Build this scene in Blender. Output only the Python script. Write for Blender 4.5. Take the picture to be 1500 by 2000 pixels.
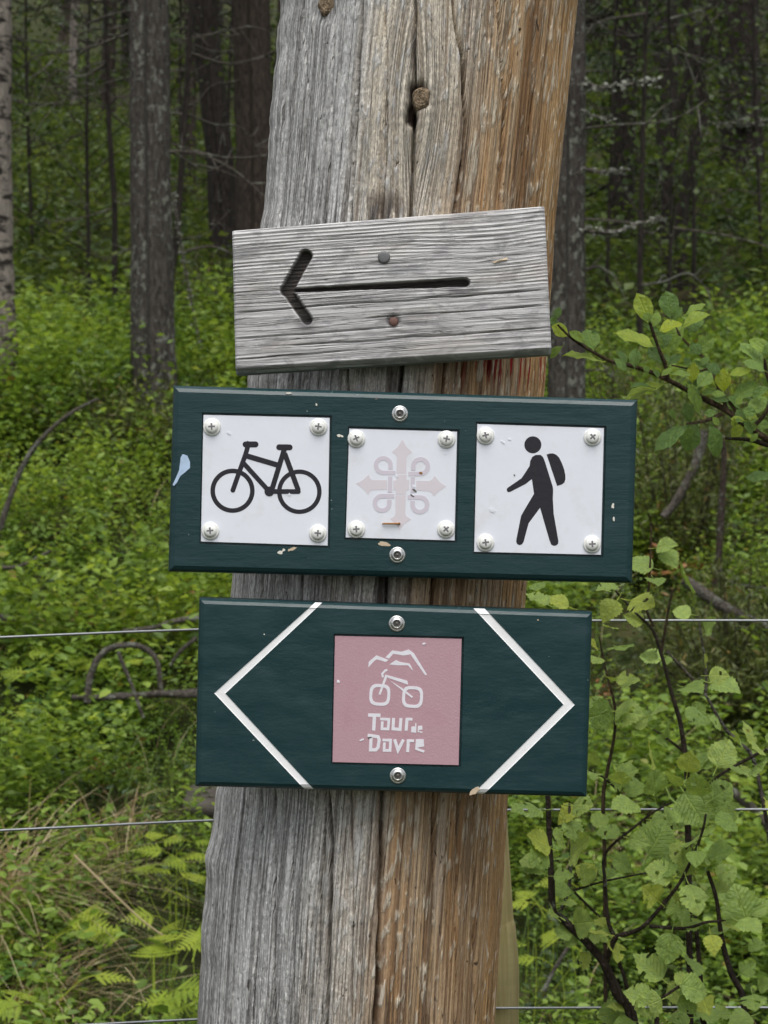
import bpy, math
import numpy as np
from mathutils import Vector
from mathutils.geometry import delaunay_2d_cdt

# ------------------------------------------------------------------ camera, world, sun, exposure
scene = bpy.context.scene
for o in list(bpy.data.objects):
    bpy.data.objects.remove(o)
COL = scene.collection
R = math.radians
ZC, YB = 1.40, 1.70            # eye height, distance to the faces of the signs
K = 0.4e-3 / YB                # metres per photo pixel per metre of distance

cam_d = bpy.data.cameras.new('camera')
cam = bpy.data.objects.new('camera', cam_d)
COL.objects.link(cam)
cam.location = (0, 0, ZC)
cam.rotation_euler = (R(90), 0, 0)
cam_d.sensor_fit = 'VERTICAL'
cam_d.sensor_height = 36
cam_d.sensor_width = 27
cam_d.lens = 36 / (2000 * K)
cam_d.clip_start = 0.05
cam_d.clip_end = 500
cam_d.dof.use_dof = True
cam_d.dof.focus_distance = 1.72
cam_d.dof.aperture_fstop = 26
scene.camera = cam

SUN_EL, SUN_AZ = 66, 176       # high behind the photographer, veiled by cloud
world = bpy.data.worlds.new('World')
scene.world = world
world.use_nodes = True
wn, wl = world.node_tree.nodes, world.node_tree.links
sky = wn.new('ShaderNodeTexSky')
sky.sky_type = 'NISHITA'
sky.sun_disc = False
sky.sun_elevation = R(SUN_EL)
sky.sun_rotation = R(SUN_AZ)
sky.air_density = 1.0
sky.dust_density = 3.0
hsv = wn.new('ShaderNodeHueSaturation')
hsv.inputs['Saturation'].default_value = 0.30
wl.new(sky.outputs[0], hsv.inputs['Color'])
wl.new(hsv.outputs[0], wn['Background'].inputs['Color'])
wn['Background'].inputs['Strength'].default_value = 0.10

sun_d = bpy.data.lights.new('sun', 'SUN')
sun_d.energy = 1.5
sun_d.angle = R(55)
sun_d.color = (1.0, 0.97, 0.92)
sun = bpy.data.objects.new('sun', sun_d)
COL.objects.link(sun)
az, el = R(SUN_AZ), R(SUN_EL)
sdir = Vector((math.sin(az) * math.cos(el), math.cos(az) * math.cos(el), math.sin(el)))
sun.rotation_euler = sdir.to_track_quat('Z', 'Y').to_euler()

vs = scene.view_settings
vs.view_transform = 'Standard'
vs.look = 'None'
vs.gamma = 1
vs.exposure = 0.80
vs.use_curve_mapping = False
scene.cycles.use_denoising = True
scene.cycles.max_bounces = 6
scene.cycles.diffuse_bounces = 3
scene.cycles.transmission_bounces = 3
scene.cycles.use_adaptive_sampling = True
scene.cycles.adaptive_threshold = 0.02

rng = np.random.default_rng(7)

# ------------------------------------------------------------------ small maths
def P(px, py, Y):
    """a measured photo point at its real distance Y"""
    return np.array([(px - 750) * K * Y, Y, ZC + (1000 - py) * K * Y])

def hash2(ix, iy, seed):
    h = (ix.astype(np.int64) * 374761393 + iy.astype(np.int64) * 668265263 + seed * 1442695041) & 0xFFFFFFFF
    h = ((h ^ (h >> 13)) * 1274126177) & 0xFFFFFFFF
    h = h ^ (h >> 16)
    return (h & 0xFFFFFF) / float(0xFFFFFF)

def vn(u, v, seed=0):
    u = np.asarray(u, float); v = np.asarray(v, float)
    iu, iv = np.floor(u), np.floor(v)
    fu, fv = u - iu, v - iv
    fu = fu * fu * (3 - 2 * fu); fv = fv * fv * (3 - 2 * fv)
    a = hash2(iu, iv, seed); b = hash2(iu + 1, iv, seed)
    c = hash2(iu, iv + 1, seed); d = hash2(iu + 1, iv + 1, seed)
    return (a * (1 - fu) + b * fu) * (1 - fv) + (c * (1 - fu) + d * fu) * fv

def fbm(u, v, seed=0, octv=4):
    s, a, t = 0, 1, 0
    for k in range(octv):
        s = s + a * vn(u * 2 ** k, v * 2 ** k, seed + 17 * k); t += a; a *= .5
    return s / t

def sstep(a, b, x):
    t = np.clip((x - a) / (b - a), 0, 1)
    return t * t * (3 - 2 * t)

def smooth_path(pts, n=6):
    pts = np.asarray(pts, float)
    if len(pts) < 3:
        t = np.linspace(0, 1, n + 1)[:, None]
        return pts[0] * (1 - t) + pts[-1] * t
    q = np.vstack([2 * pts[0] - pts[1], pts, 2 * pts[-1] - pts[-2]])
    out = []
    for i in range(1, len(q) - 2):
        p0, p1, p2, p3 = q[i - 1], q[i], q[i + 1], q[i + 2]
        for t in np.linspace(0, 1, n, endpoint=False):
            out.append(.5 * (2 * p1 + (p2 - p0) * t + (2 * p0 - 5 * p1 + 4 * p2 - p3) * t * t + (3 * p1 - p0 - 3 * p2 + p3) * t ** 3))
    out.append(pts[-1])
    return np.array(out)

# ------------------------------------------------------------------ mesh builder
class MB:
    def __init__(self):
        self.v, self.f, self.m, self.n = [], [], [], 0
    def add(self, verts, faces, mi=0):
        verts = np.asarray(verts, float).reshape(-1, 3)
        faces = np.asarray(faces, np.int64)
        self.v.append(verts)
        self.f.append(faces + self.n)
        self.m.append(np.full(len(faces), mi))
        self.n += len(verts)
    def tube(self, pts, rad, sides=8, mi=0, cap=True, wob=0.0, seed=0):
        pts = np.asarray(pts, float); n = len(pts)
        rad = np.broadcast_to(np.asarray(rad, float), (n,))
        tang = np.gradient(pts, axis=0)
        tang /= np.linalg.norm(tang, axis=1)[:, None] + 1e-12
        up = np.array([0., 0, 1]) if abs(tang[0][2]) < .9 else np.array([1., 0, 0])
        V = np.zeros((n, sides, 3))
        a = np.arange(sides) * 2 * np.pi / sides
        s = np.cross(tang[0], up); s /= np.linalg.norm(s)
        for i in range(n):
            s = s - tang[i] * s.dot(tang[i]); s /= np.linalg.norm(s) + 1e-12
            b = np.cross(tang[i], s)
            rr = rad[i] * (1 + wob * (vn(a * 1.3 + 5, np.full(sides, i * .37), seed) - .5) * 2)
            V[i] = pts[i] + (np.cos(a) * rr)[:, None] * s + (np.sin(a) * rr)[:, None] * b
        i, j = np.meshgrid(np.arange(n - 1), np.arange(sides), indexing='ij')
        j2 = (j + 1) % sides
        F = np.stack([i * sides + j, i * sides + j2, (i + 1) * sides + j2, (i + 1) * sides + j], -1).reshape(-1, 4)
        self.add(V.reshape(-1, 3), F, mi)
        if cap:
            for k, c in ((0, pts[0]), (n - 1, pts[-1])):
                vv = np.vstack([V[k], c[None]])
                fj = np.arange(sides)
                ff = np.stack([fj, (fj + 1) % sides, np.full(sides, sides)], 1)
                self.add(vv, ff if k else ff[:, ::-1], mi)
    def lathe(self, origin, prof, sides=24, mi=0):
        """profile of (radius, height towards the viewer) turned about the -Y axis"""
        prof = np.asarray(prof, float)
        a = np.arange(sides) * 2 * np.pi / sides
        V = np.zeros((len(prof), sides, 3))
        V[..., 0] = prof[:, :1] * np.cos(a); V[..., 2] = prof[:, :1] * np.sin(a); V[..., 1] = -prof[:, 1:2]
        n = len(prof)
        i, j = np.meshgrid(np.arange(n - 1), np.arange(sides), indexing='ij')
        j2 = (j + 1) % sides
        F = np.stack([i * sides + j, i * sides + j2, (i + 1) * sides + j2, (i + 1) * sides + j], -1).reshape(-1, 4)
        self.add(V.reshape(-1, 3) + np.asarray(origin), F, mi)
    def prism(self, poly, y0, y1, mi=0):
        """poly: world (x,z) outline; extruded from y0 (back) to y1 (front)"""
        poly = np.asarray(poly, float); n = len(poly)
        area = 0.5 * np.sum(poly[:, 0] * np.roll(poly[:, 1], -1) - np.roll(poly[:, 0], -1) * poly[:, 1])
        if area < 0: poly = poly[::-1]
        res = delaunay_2d_cdt([Vector(p) for p in poly], [], [list(range(n))], 1, 1e-7)
        pv = np.array([(p[0], p[1]) for p in res[0]]); tri = np.array(res[2])
        fr = np.column_stack([pv[:, 0], np.full(len(pv), y1), pv[:, 1]])
        self.add(fr, tri, mi)
        bk = fr.copy(); bk[:, 1] = y0
        self.add(bk, tri[:, ::-1], mi)
        V = np.vstack([np.column_stack([poly[:, 0], np.full(n, y1), poly[:, 1]]), np.column_stack([poly[:, 0], np.full(n, y0), poly[:, 1]])])
        i = np.arange(n); j = (i + 1) % n
        self.add(V, np.stack([i, i + n, j + n, j], 1), mi)
    def build(self, name, mat, parent=None, smooth=True, attrs=None, kind=None):
        me = bpy.data.meshes.new(name)
        V = np.vstack(self.v)
        cnt = np.concatenate([np.full(len(f), f.shape[1]) for f in self.f])
        loops = np.concatenate([f.ravel() for f in self.f])
        me.vertices.add(len(V)); me.vertices.foreach_set('co', V.ravel())
        me.loops.add(len(loops)); me.loops.foreach_set('vertex_index', loops.astype(np.int32))
        me.polygons.add(len(cnt))
        st = np.concatenate([[0], np.cumsum(cnt)[:-1]])
        me.polygons.foreach_set('loop_start', st.astype(np.int32))
        me.polygons.foreach_set('material_index', np.concatenate(self.m).astype(np.int32))
        me.polygons.foreach_set('use_smooth', np.full(len(cnt), smooth))
        for m in (mat if isinstance(mat, (list, tuple)) else [mat]):
            me.materials.append(m)
        if attrs:
            for k, a in attrs.items():
                a = np.asarray(a, np.float32)
                if a.ndim == 2:
                    at = me.attributes.new(k, 'FLOAT_VECTOR', 'POINT'); at.data.foreach_set('vector', a.ravel())
                else:
                    at = me.attributes.new(k, 'FLOAT', 'POINT'); at.data.foreach_set('value', a)
        me.update(calc_edges=True)
        o = bpy.data.objects.new(name, me)
        COL.objects.link(o)
        if parent is not None:
            o.parent = parent
            o.matrix_parent_inverse = parent.matrix_world.inverted()
        if kind: o['kind'] = kind
        return o

def tag(o, label, cat, group=None, kind=None):
    o['label'] = label; o['category'] = cat
    if group: o['group'] = group
    if kind: o['kind'] = kind
    return o

def thing(name, loc, label, cat, group=None):
    o = bpy.data.objects.new(name, None)
    o.empty_display_size = .05
    o.location = loc
    COL.objects.link(o)
    from mathutils import Matrix
    o.matrix_world = Matrix.Translation(Vector(loc))
    return tag(o, label, cat, group)

# ------------------------------------------------------------------ materials
class NT:
    def __init__(self, name):
        self.mat = bpy.data.materials.new(name); self.mat.use_nodes = True
        self.t = self.mat.node_tree; self.t.nodes.clear()
        self.out = self.t.nodes.new('ShaderNodeOutputMaterial')
    def n(self, typ, **kw):
        nd = self.t.nodes.new('ShaderNode' + typ)
        for k, v in kw.items():
            if hasattr(nd, k): setattr(nd, k, v)
            else: nd.inputs[k.replace('_', ' ')].default_value = v
        return nd
    def l(self, a, b): self.t.links.new(a, b)
    def math(self, op, a, b=None, clamp=False):
        nd = self.n('Math', operation=op, use_clamp=clamp)
        for i, x in enumerate((a, b)):
            if x is None: continue
            if isinstance(x, (int, float)): nd.inputs[i].default_value = x
            else: self.l(x, nd.inputs[i])
        return nd.outputs[0]
    def mapv(self, vec, scale=(1, 1, 1), loc=(0, 0, 0)):
        nd = self.n('Mapping'); nd.inputs['Scale'].default_value = scale; nd.inputs['Location'].default_value = loc
        self.l(vec, nd.inputs['Vector']); return nd.outputs[0]
    def noise(self, vec, scale=1, detail=3, rough=.55, dist=0):
        nd = self.n('TexNoise'); nd.inputs['Scale'].default_value = scale; nd.inputs['Detail'].default_value = detail
        nd.inputs['Roughness'].default_value = rough; nd.inputs['Distortion'].default_value = dist
        self.l(vec, nd.inputs['Vector']); return nd.outputs[0]
    def voro(self, vec, scale=1, feature='F1'):
        nd = self.n('TexVoronoi', feature=feature); nd.inputs['Scale'].default_value = scale
        self.l(vec, nd.inputs['Vector']); return nd.outputs[0]
    def ramp(self, fac, stops):
        nd = self.n('ValToRGB'); cr = nd.color_ramp
        while len(cr.elements) < len(stops): cr.elements.new(.5)
        for e, (p, c) in zip(cr.elements, stops):
            e.position = p; e.color = (c, c, c, 1) if isinstance(c, (int, float)) else (*c, 1)
        self.l(fac, nd.inputs[0]); return nd.outputs[0]
    def mix(self, fac, a, b, mode='MIX'):
        nd = self.n('MixRGB', blend_type=mode)
        for i, x in ((0, fac), (1, a), (2, b)):
            if isinstance(x, (int, float)): nd.inputs[i].default_value = x
            elif isinstance(x, tuple): nd.inputs[i].default_value = (*x, 1)
            else: self.l(x, nd.inputs[i])
        return nd.outputs[0]
    def attr(self, name, what='Fac'):
        return self.n('Attribute', attribute_name=name).outputs[what]
    def bump(self, h, dist=.001, strength=1, normal=None):
        nd = self.n('Bump'); nd.inputs['Strength'].default_value = strength; nd.inputs['Distance'].default_value = dist
        self.l(h, nd.inputs['Height'])
        if normal is not None: self.l(normal, nd.inputs['Normal'])
        return nd.outputs[0]
    def done(self, col, rough=.6, normal=None, metal=0, spec=.5):
        b = self.n('BsdfPrincipled')
        if isinstance(col, tuple): b.inputs['Base Color'].default_value = (*col, 1)
        else: self.l(col, b.inputs['Base Color'])
        if isinstance(rough, (int, float)): b.inputs['Roughness'].default_value = rough
        else: self.l(rough, b.inputs['Roughness'])
        b.inputs['Metallic'].default_value = metal
        b.inputs['Specular IOR Level'].default_value = spec
        if normal is not None: self.l(normal, b.inputs['Normal'])
        self.l(b.outputs[0], self.out.inputs[0])
        return self.mat
    def obj(self): return self.n('TexCoord').outputs['Object']
    def geo(self, k='Random Per Island'): return self.n('NewGeometry').outputs[k]

def leaf_mat(name, stops, trans=.35, rough=.45, per_object=False, spots=False, spec=.4, patch=False):
    t = NT(name)
    r = t.n('ObjectInfo').outputs['Random'] if per_object else t.geo()
    c = t.ramp(r, stops)
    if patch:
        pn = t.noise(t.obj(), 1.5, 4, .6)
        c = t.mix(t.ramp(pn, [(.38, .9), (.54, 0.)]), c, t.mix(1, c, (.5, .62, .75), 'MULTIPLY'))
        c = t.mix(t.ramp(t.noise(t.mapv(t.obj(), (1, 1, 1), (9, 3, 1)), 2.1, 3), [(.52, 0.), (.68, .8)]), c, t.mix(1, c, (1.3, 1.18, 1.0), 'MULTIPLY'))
    if per_object:
        n1 = t.noise(t.obj(), 4, 4)
        c = t.mix(t.ramp(n1, [(.35, 0.), (.65, .8)]), c, t.mix(1, c, (1.5, 1.38, 1.05), 'MULTIPLY'))
        sx = t.n('SeparateXYZ'); t.l(t.obj(), sx.inputs[0])
        ax = t.math('ABSOLUTE', sx.outputs[0])
        fr_ = t.math('FRACT', t.math('MULTIPLY', t.math('SUBTRACT', sx.outputs[1], t.math('MULTIPLY', ax, .75)), 8.5))
        vein = t.math('MAXIMUM', t.ramp(t.math('ABSOLUTE', t.math('SUBTRACT', fr_, .5)), [(.0, 1.), (.10, 0.)]), t.ramp(ax, [(.012, 1.), (.03, 0.)]))
        c = t.mix(t.math('MULTIPLY', vein, .2), c, t.mix(1, c, (1.9, 1.7, 1.8), 'MULTIPLY'))
    if spots:
        s = t.ramp(t.noise(t.obj(), 9, 3), [(.66, 0.), (.70, 1.)])
        c = t.mix(t.math('MULTIPLY', s, .55), c, (.55, .6, .42))
    b = t.n('BsdfPrincipled'); t.l(c, b.inputs['Base Color']); b.inputs['Roughness'].default_value = rough
    b.inputs['Specular IOR Level'].default_value = spec
    if per_object:
        t.l(t.bump(t.math('SUBTRACT', t.noise(t.obj(), 7, 4), t.math('MULTIPLY', vein, .35)), .0035, .8), b.inputs['Normal'])
    tr = t.n('BsdfTranslucent'); t.l(t.mix(1, c, (1.25, 1.15, .7), 'MULTIPLY'), tr.inputs[0])
    mx = t.n('MixShader'); mx.inputs[0].default_value = trans
    t.l(b.outputs[0], mx.inputs[1]); t.l(tr.outputs[0], mx.inputs[2]); t.l(mx.outputs[0], t.out.inputs[0])
    return t.mat

def bark_mat(name, base, dark, lich=.0, lichcol=(.30, .32, .24), vs_=18, hs=60, white=False):
    t = NT(name)
    g = t.attr('gr', 'Vector')
    f1 = t.noise(t.mapv(g, (hs, vs_, 1)), 1, 6, .7, .9)
    f2 = t.noise(t.mapv(g, (14, 5, 1)), 1, 4)
    c = t.mix(t.ramp(f1, [(.40, 0.), (.58, 1.)]), dark, base)
    c = t.mix(t.math('MULTIPLY', f2, .5), c, tuple(x * .6 for x in base))
    h = f1
    if white:
        band = t.noise(t.mapv(g, (9, 30, 1)), 1, 5, .68, .6)
        m = t.ramp(band, [(.51, 0.), (.58, 1.)])
        c = t.mix(m, c, (.035, .03, .026))
        zz = t.n('SeparateXYZ'); t.l(g, zz.inputs[0])
        low = t.n('MapRange'); low.inputs[1].default_value = .75; low.inputs[2].default_value = .05
        t.l(t.math('ADD', zz.outputs[1], t.math('MULTIPLY', t.math('SUBTRACT', f2, .5), .9)), low.inputs[0])
        c = t.mix(low.outputs[0], c, t.mix(f1, (.025, .02, .016), (.11, .09, .075)))
    if lich > 0:
        l1 = t.math('MULTIPLY_ADD' if False else 'ADD', t.math('MULTIPLY', t.noise(t.mapv(g, (34, 27, 1), (3, 1, 0)), 1, 5, .7), .75), t.math('MULTIPLY', t.noise(t.mapv(g, (5, 3, 1), (1, 6, 0)), 1, 2), .27))
        m = t.ramp(l1, [(.66 - lich * .14, 0.), (.70 - lich * .14, 1.)])
        lc = t.mix(t.noise(t.mapv(g, (9, 7, 1)), 1, 2), lichcol, (.26, .26, .25))
        c = t.mix(t.math('MULTIPLY', m, .8), c, lc)
        h = t.math('ADD', f1, t.math('MULTIPLY', m, .4))
    return t.done(c, .9, t.bump(h, .03, 1.0), spec=.15)

M = {}
M['bark_pine'] = bark_mat('grey_pine_bark', (.125, .11, .097), (.032, .027, .023), .85)
M['bark_red'] = bark_mat('reddish_pine_bark', (.10, .078, .063), (.032, .025, .021), .15)
M['bark_dark'] = bark_mat('dark_spruce_bark', (.07, .058, .05), (.02, .017, .015), .3)
M['bark_birch'] = bark_mat('pale_birch_bark', (.43, .38, .33), (.24, .205, .175), .0, white=True)
M['bark_twig'] = bark_mat('dark_twig_bark', (.11, .083, .066), (.045, .034, .028), .5, vs_=60, hs=160)
M['bark_brown'] = bark_mat('brown_twig_bark', (.17, .12, .075), (.07, .05, .033), .1, vs_=60, hs=160)
M['dead_wood'] = bark_mat('grey_dead_twig', (.20, .175, .15), (.07, .058, .048), .9, vs_=60, hs=130)
M['lichen'] = bark_mat('pale_beard_lichen', (.60, .62, .54), (.38, .40, .32), .0, vs_=90, hs=160)

M['bilberry'] = leaf_mat('bilberry_leaf', [(0, (.085, .145, .024)), (.3, (.165, .265, .042)), (.65, (.24, .36, .06)), (.985, (.33, .45, .095)), (1, (.28, .17, .05))], .5, patch=True)
M['lingon'] = leaf_mat('dark_shrub_leaf', [(0, (.025, .048, .015)), (.6, (.05, .085, .022)), (1, (.10, .13, .03))], .2)
M['shade_leaf'] = leaf_mat('shade_darkened_bilberry_leaf', [(0, (.05, .082, .02)), (.5, (.10, .15, .036)), (1, (.17, .23, .06))], .42, patch=True)  # darker copy of the bilberry leaf, shade under the trees put into its colour
M['rust'] = leaf_mat('rusty_dead_leaf', [(0, (.16, .06, .02)), (.5, (.24, .11, .035)), (1, (.32, .20, .09))], .2)
M['needle'] = leaf_mat('conifer_needles', [(0, (.018, .032, .012)), (.6, (.035, .058, .018)), (1, (.06, .085, .025))], .15)
M['pine_needle'] = leaf_mat('pine_needles', [(0, (.025, .042, .02)), (1, (.06, .085, .035))], .15)
M['birch_far'] = leaf_mat('far_birch_leaf', [(0, (.03, .052, .012)), (.75, (.065, .10, .022)), (1, (.13, .18, .045))], .45)
M['fern'] = leaf_mat('fern_leaf', [(0, (.20, .29, .03)), (.5, (.26, .35, .04)), (1, (.32, .40, .055))], .42, .5, True)
M['cranesbill'] = leaf_mat('cranesbill_leaf', [(0, (.06, .15, .035)), (1, (.10, .21, .05))], .35, .5, True)
M['birch'] = leaf_mat('birch_leaf', [(0, (.19, .30, .075)), (.45, (.255, .375, .105)), (.8, (.31, .43, .12)), (1, (.37, .44, .07))], .36, .42, True, True)
M['willow'] = leaf_mat('willow_leaf', [(0, (.105, .19, .06)), (.45, (.15, .26, .075)), (.8, (.22, .34, .075)), (1, (.36, .45, .045))], .42, .36, True)
M['straw'] = leaf_mat('dry_grass', [(0, (.26, .19, .10)), (.5, (.42, .33, .19)), (1, (.58, .49, .32))], .25, .7)
M['green_grass'] = leaf_mat('green_grass', [(0, (.06, .11, .02)), (1, (.16, .24, .04))], .35, .5)

t = NT('forest_floor')
c = t.ramp(t.noise(t.obj(), 3.2, 6, .65), [(.3, (.018, .020, .009)), (.5, (.035, .045, .014)), (.62, (.06, .055, .025)), (.75, (.085, .062, .03))])
M['ground'] = t.done(c, .95, t.bump(t.noise(t.obj(), 25, 5), .03, 1), spec=.1)

# log post: bleached silver on one side, brown where the weather has scoured it
t = NT('weathered_log')
g = t.attr('gr', 'Vector')
fine = t.noise(t.mapv(g, (760, 6.5, 1)), 1, 6, .74, .0)
mid = t.noise(t.mapv(g, (210, 2.6, 1), (2, 0, 0)), 1, 5, .62, .0)
brd = t.noise(t.mapv(g, (75, 2.4, 1), (7, 3, 0)), 1, 4, .6, .4)
big = t.noise(t.mapv(g, (26, 6, 1), (1, 9, 0)), 1, 4)
rough_ = t.noise(t.mapv(g, (380, 48, 1), (1, 4, 0)), 1, 5, .68, .5)
fr_ = t.ramp(fine, [(.33, 0.), (.66, 1.)])
grey = t.mix(fr_, (.39, .386, .38), (.76, .755, .74))
grey = t.mix(t.ramp(mid, [(.40, .75), (.52, 0.)]), grey, (.20, .192, .185))
cream = t.mix(fr_, (.52, .45, .35), (.86, .80, .69))
cream = t.mix(t.ramp(mid, [(.39, .65), (.5, 0.)]), cream, (.25, .18, .115))
cream = t.mix(t.ramp(brd, [(.5, 0.), (.68, .6)]), cream, (.60, .55, .49))
brown = t.mix(fr_, (.33, .205, .11), (.76, .56, .35))
brown = t.mix(t.ramp(mid, [(.40, .8), (.55, 0.)]), brown, (.19, .108, .06))
brown = t.mix(t.ramp(brd, [(.50, 0.), (.64, .55)]), brown, (.52, .28, .11))
brown = t.mix(t.ramp(brd, [(.30, .55), (.44, 0.)]), brown, (.50, .44, .37))
c = t.mix(t.attr('pale'), grey, cream)
brown = t.mix(t.math('MULTIPLY', t.attr('edge'), .6), brown, t.mix(fr_, (.36, .18, .06), (.72, .45, .19)))
c = t.mix(t.attr('warm'), c, brown)
c = t.mix(t.ramp(rough_, [(.36, .5), (.46, 0.)]), c, t.mix(1, c, (.42, .40, .39), 'MULTIPLY'))
spk = t.noise(t.mapv(g, (430, 230, 1), (2, 8, 0)), 1, 4, .65, .6)
wv_ = t.math('SUBTRACT', 1.0, t.math('MULTIPLY', t.attr('warm'), .65))
c = t.mix(t.math('MULTIPLY', t.ramp(spk, [(.34, .75), (.5, 0.)]), wv_), c, t.mix(1, c, (.5, .5, .5), 'MULTIPLY'))
c = t.mix(t.math('MULTIPLY', t.ramp(spk, [(.53, 0.), (.64, .75)]), wv_), c, t.mix(1, c, (1.5, 1.5, 1.5), 'MULTIPLY'))
# raised, splintered fibres that have bleached pale
spm = t.math('MULTIPLY', t.attr('flake'), t.ramp(rough_, [(.40, .25), (.56, 1.)]))
splc = t.mix(t.attr('warm'), (.78, .77, .75), (.84, .74, .58))
c = t.mix(t.math('MULTIPLY', spm, .85, True), c, splc)
dk = t.math('MULTIPLY', t.attr('dkb'), t.ramp(fine, [(.3, 1.), (.75, .3)]))
c = t.mix(dk, c, (.19, .105, .05))
iso = t.math('ABSOLUTE', t.math('SUBTRACT', t.noise(t.mapv(g, (150, 1.5, 1), (3, 7, 0)), 1, 3, .5, .0), .5))
hair = t.math('MULTIPLY', t.ramp(iso, [(.006, 1.), (.016, 0.)]), t.ramp(brd, [(.40, 0.), (.55, 1.)]))
iso2 = t.math('ABSOLUTE', t.math('SUBTRACT', t.noise(t.mapv(g, (340, 3.2, 1), (5, 2, 0)), 1, 2, .5, .0), .5))
hair2 = t.math('MULTIPLY', t.ramp(iso2, [(.012, .8), (.035, 0.)]), t.ramp(big, [(.42, 0.), (.55, 1.)]))
hair = t.math('MAXIMUM', hair, hair2)
c = t.mix(t.math('MULTIPLY', hair, .52), c, (.10, .082, .07))
pit = t.ramp(t.noise(t.mapv(g, (260, 70, 1), (9, 1, 0)), 1, 3, .6, .6), [(.27, 1.), (.33, 0.)])
c = t.mix(t.math('MULTIPLY', pit, .85), c, (.06, .047, .04))
stm = t.math('MULTIPLY', t.attr('stain'), t.ramp(t.math('ADD', fine, t.attr('stain')), [(.78, 0.), (1.05, 1.)]))
c = t.mix(stm, c, (.045, .03, .024))
redm = t.math('MULTIPLY', t.attr('red'), t.ramp(t.noise(t.mapv(g, (200, 14, 1), (4, 4, 0)), 1, 4), [(.55, 0.), (.58, 1.)]))
c = t.mix(redm, c, (.30, .022, .02))
h = t.math('ADD', t.math('MULTIPLY', fine, .8), t.math('MULTIPLY', mid, .9))
h = t.math('ADD', h, t.math('MULTIPLY', rough_, .45))
h = t.math('ADD', h, t.math('MULTIPLY', t.math('MULTIPLY', spk, wv_), .5))
h = t.math('ADD', h, t.math('MULTIPLY', spm, .5))
h = t.math('SUBTRACT', h, t.math('MULTIPLY', pit, .8))
h = t.math('SUBTRACT', h, t.math('MULTIPLY', hair, 1.0))
M['log'] = t.done(c, .85, t.bump(h, .0024, 1.0), spec=.12)

t = NT('knot_wood')
g = t.obj()
r_ = t.n('VectorMath', operation='LENGTH'); t.l(t.mapv(g, (1, 0, 1)), r_.inputs[0])
rg_ = t.noise(t.mapv(g, (120, 120, 120)), 1, 3)
kn = t.noise(g, 520, 5, .7)
w = t.math('SINE', t.math('ADD', t.math('MULTIPLY', r_.outputs['Value'], 3200), t.math('MULTIPLY', rg_, 14)))
w = t.math('MULTIPLY_ADD', w, .25) if False else t.math('ADD', t.math('MULTIPLY', w, .2), .5)
c = t.mix(t.math('MULTIPLY', t.math('ADD', w, kn), .55, True), (.10, .062, .034), (.36, .27, .17))
c = t.mix(t.ramp(kn, [(.38, .9), (.5, 0.)]), c, (.05, .034, .022))
M['knot'] = t.done(c, .85, t.bump(t.math('ADD', t.math('MULTIPLY', w, .5), kn), .002, 1))

# arrow board
t = NT('weathered_board')
g = t.attr('gr', 'Vector')
fine = t.noise(t.mapv(g, (17, 700, 1)), 1, 6, .72, .4)
ring = t.attr('ring')
blot = t.noise(t.mapv(g, (30, 85, 1), (3, 3, 0)), 1, 6, .7, .5)
c = t.mix(t.ramp(fine, [(.32, 0.), (.67, 1.)]), (.33, .322, .326), (.66, .65, .65))
c = t.mix(t.math('MULTIPLY', ring, .55), c, (.72, .715, .70))
c = t.mix(t.ramp(blot, [(.51, 0.), (.60, .7)]), c, t.mix(fine, (.16, .155, .165), (.34, .335, .34)))
c = t.mix(t.ramp(t.noise(t.mapv(g, (9, 30, 1)), 1, 3), [(.5, 0.), (.75, .5)]), c, (.43, .385, .335))
iso = t.math('ABSOLUTE', t.math('SUBTRACT', t.noise(t.mapv(g, (3.5, 170, 1), (8, 2, 0)), 1, 3, .55, .15), .5))
crk = t.math('MULTIPLY', t.ramp(iso, [(.006, 1.), (.018, 0.)]), t.ramp(blot, [(.40, 1.), (.58, .2)]))
c = t.mix(t.math('MULTIPLY', crk, .6), c, (.08, .074, .07))
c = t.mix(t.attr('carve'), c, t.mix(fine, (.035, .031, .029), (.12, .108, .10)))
c = t.mix(t.attr('stain'), c, t.mix(fine, (.075, .07, .073), (.20, .19, .195)))
h = t.math('ADD', t.math('MULTIPLY', fine, .6), t.math('MULTIPLY', ring, .22))
h = t.math('SUBTRACT', h, crk)
M['board'] = t.done(c, .85, t.bump(h, .0018, 1.0), spec=.12)

# green painted boards
def green_mat(name, streak):
    t = NT(name)
    g = t.obj()
    n1 = t.noise(t.mapv(g, (11, 30, 30)), 1, 5, .6)
    n2 = t.noise(t.mapv(g, (14, 400, 700)), 1, 3)
    n3 = t.noise(g, 900, 2)
    c = t.mix(n1, (.0085, .032, .0365), (.0135, .043, .048))
    sp = t.ramp(t.noise(g, 260, 2, .4), [(.77, 0.), (.78, 1.)])
    c = t.mix(t.math('MULTIPLY', sp, .4), c, (.45, .5, .47))
    h = t.math('ADD', t.math('MULTIPLY', n1, 1.2), t.math('MULTIPLY', n2, streak))
    h = t.math('ADD', h, t.math('MULTIPLY', n3, .07))
    if streak < .05: h = t.math('ADD', h, t.math('MULTIPLY', t.noise(t.mapv(g, (38, 38, 38), (5, 1, 2)), .8, 1, .4, .3), 1.5))
    return t.done(c, t.ramp(n1, [(.3, .24), (.7, .38)]), t.bump(h, .0016, .6), spec=.42)
M['green'] = green_mat('dark_green_paint', .09)
M['green_gloss'] = green_mat('glossy_dark_green_paint', .012)

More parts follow.
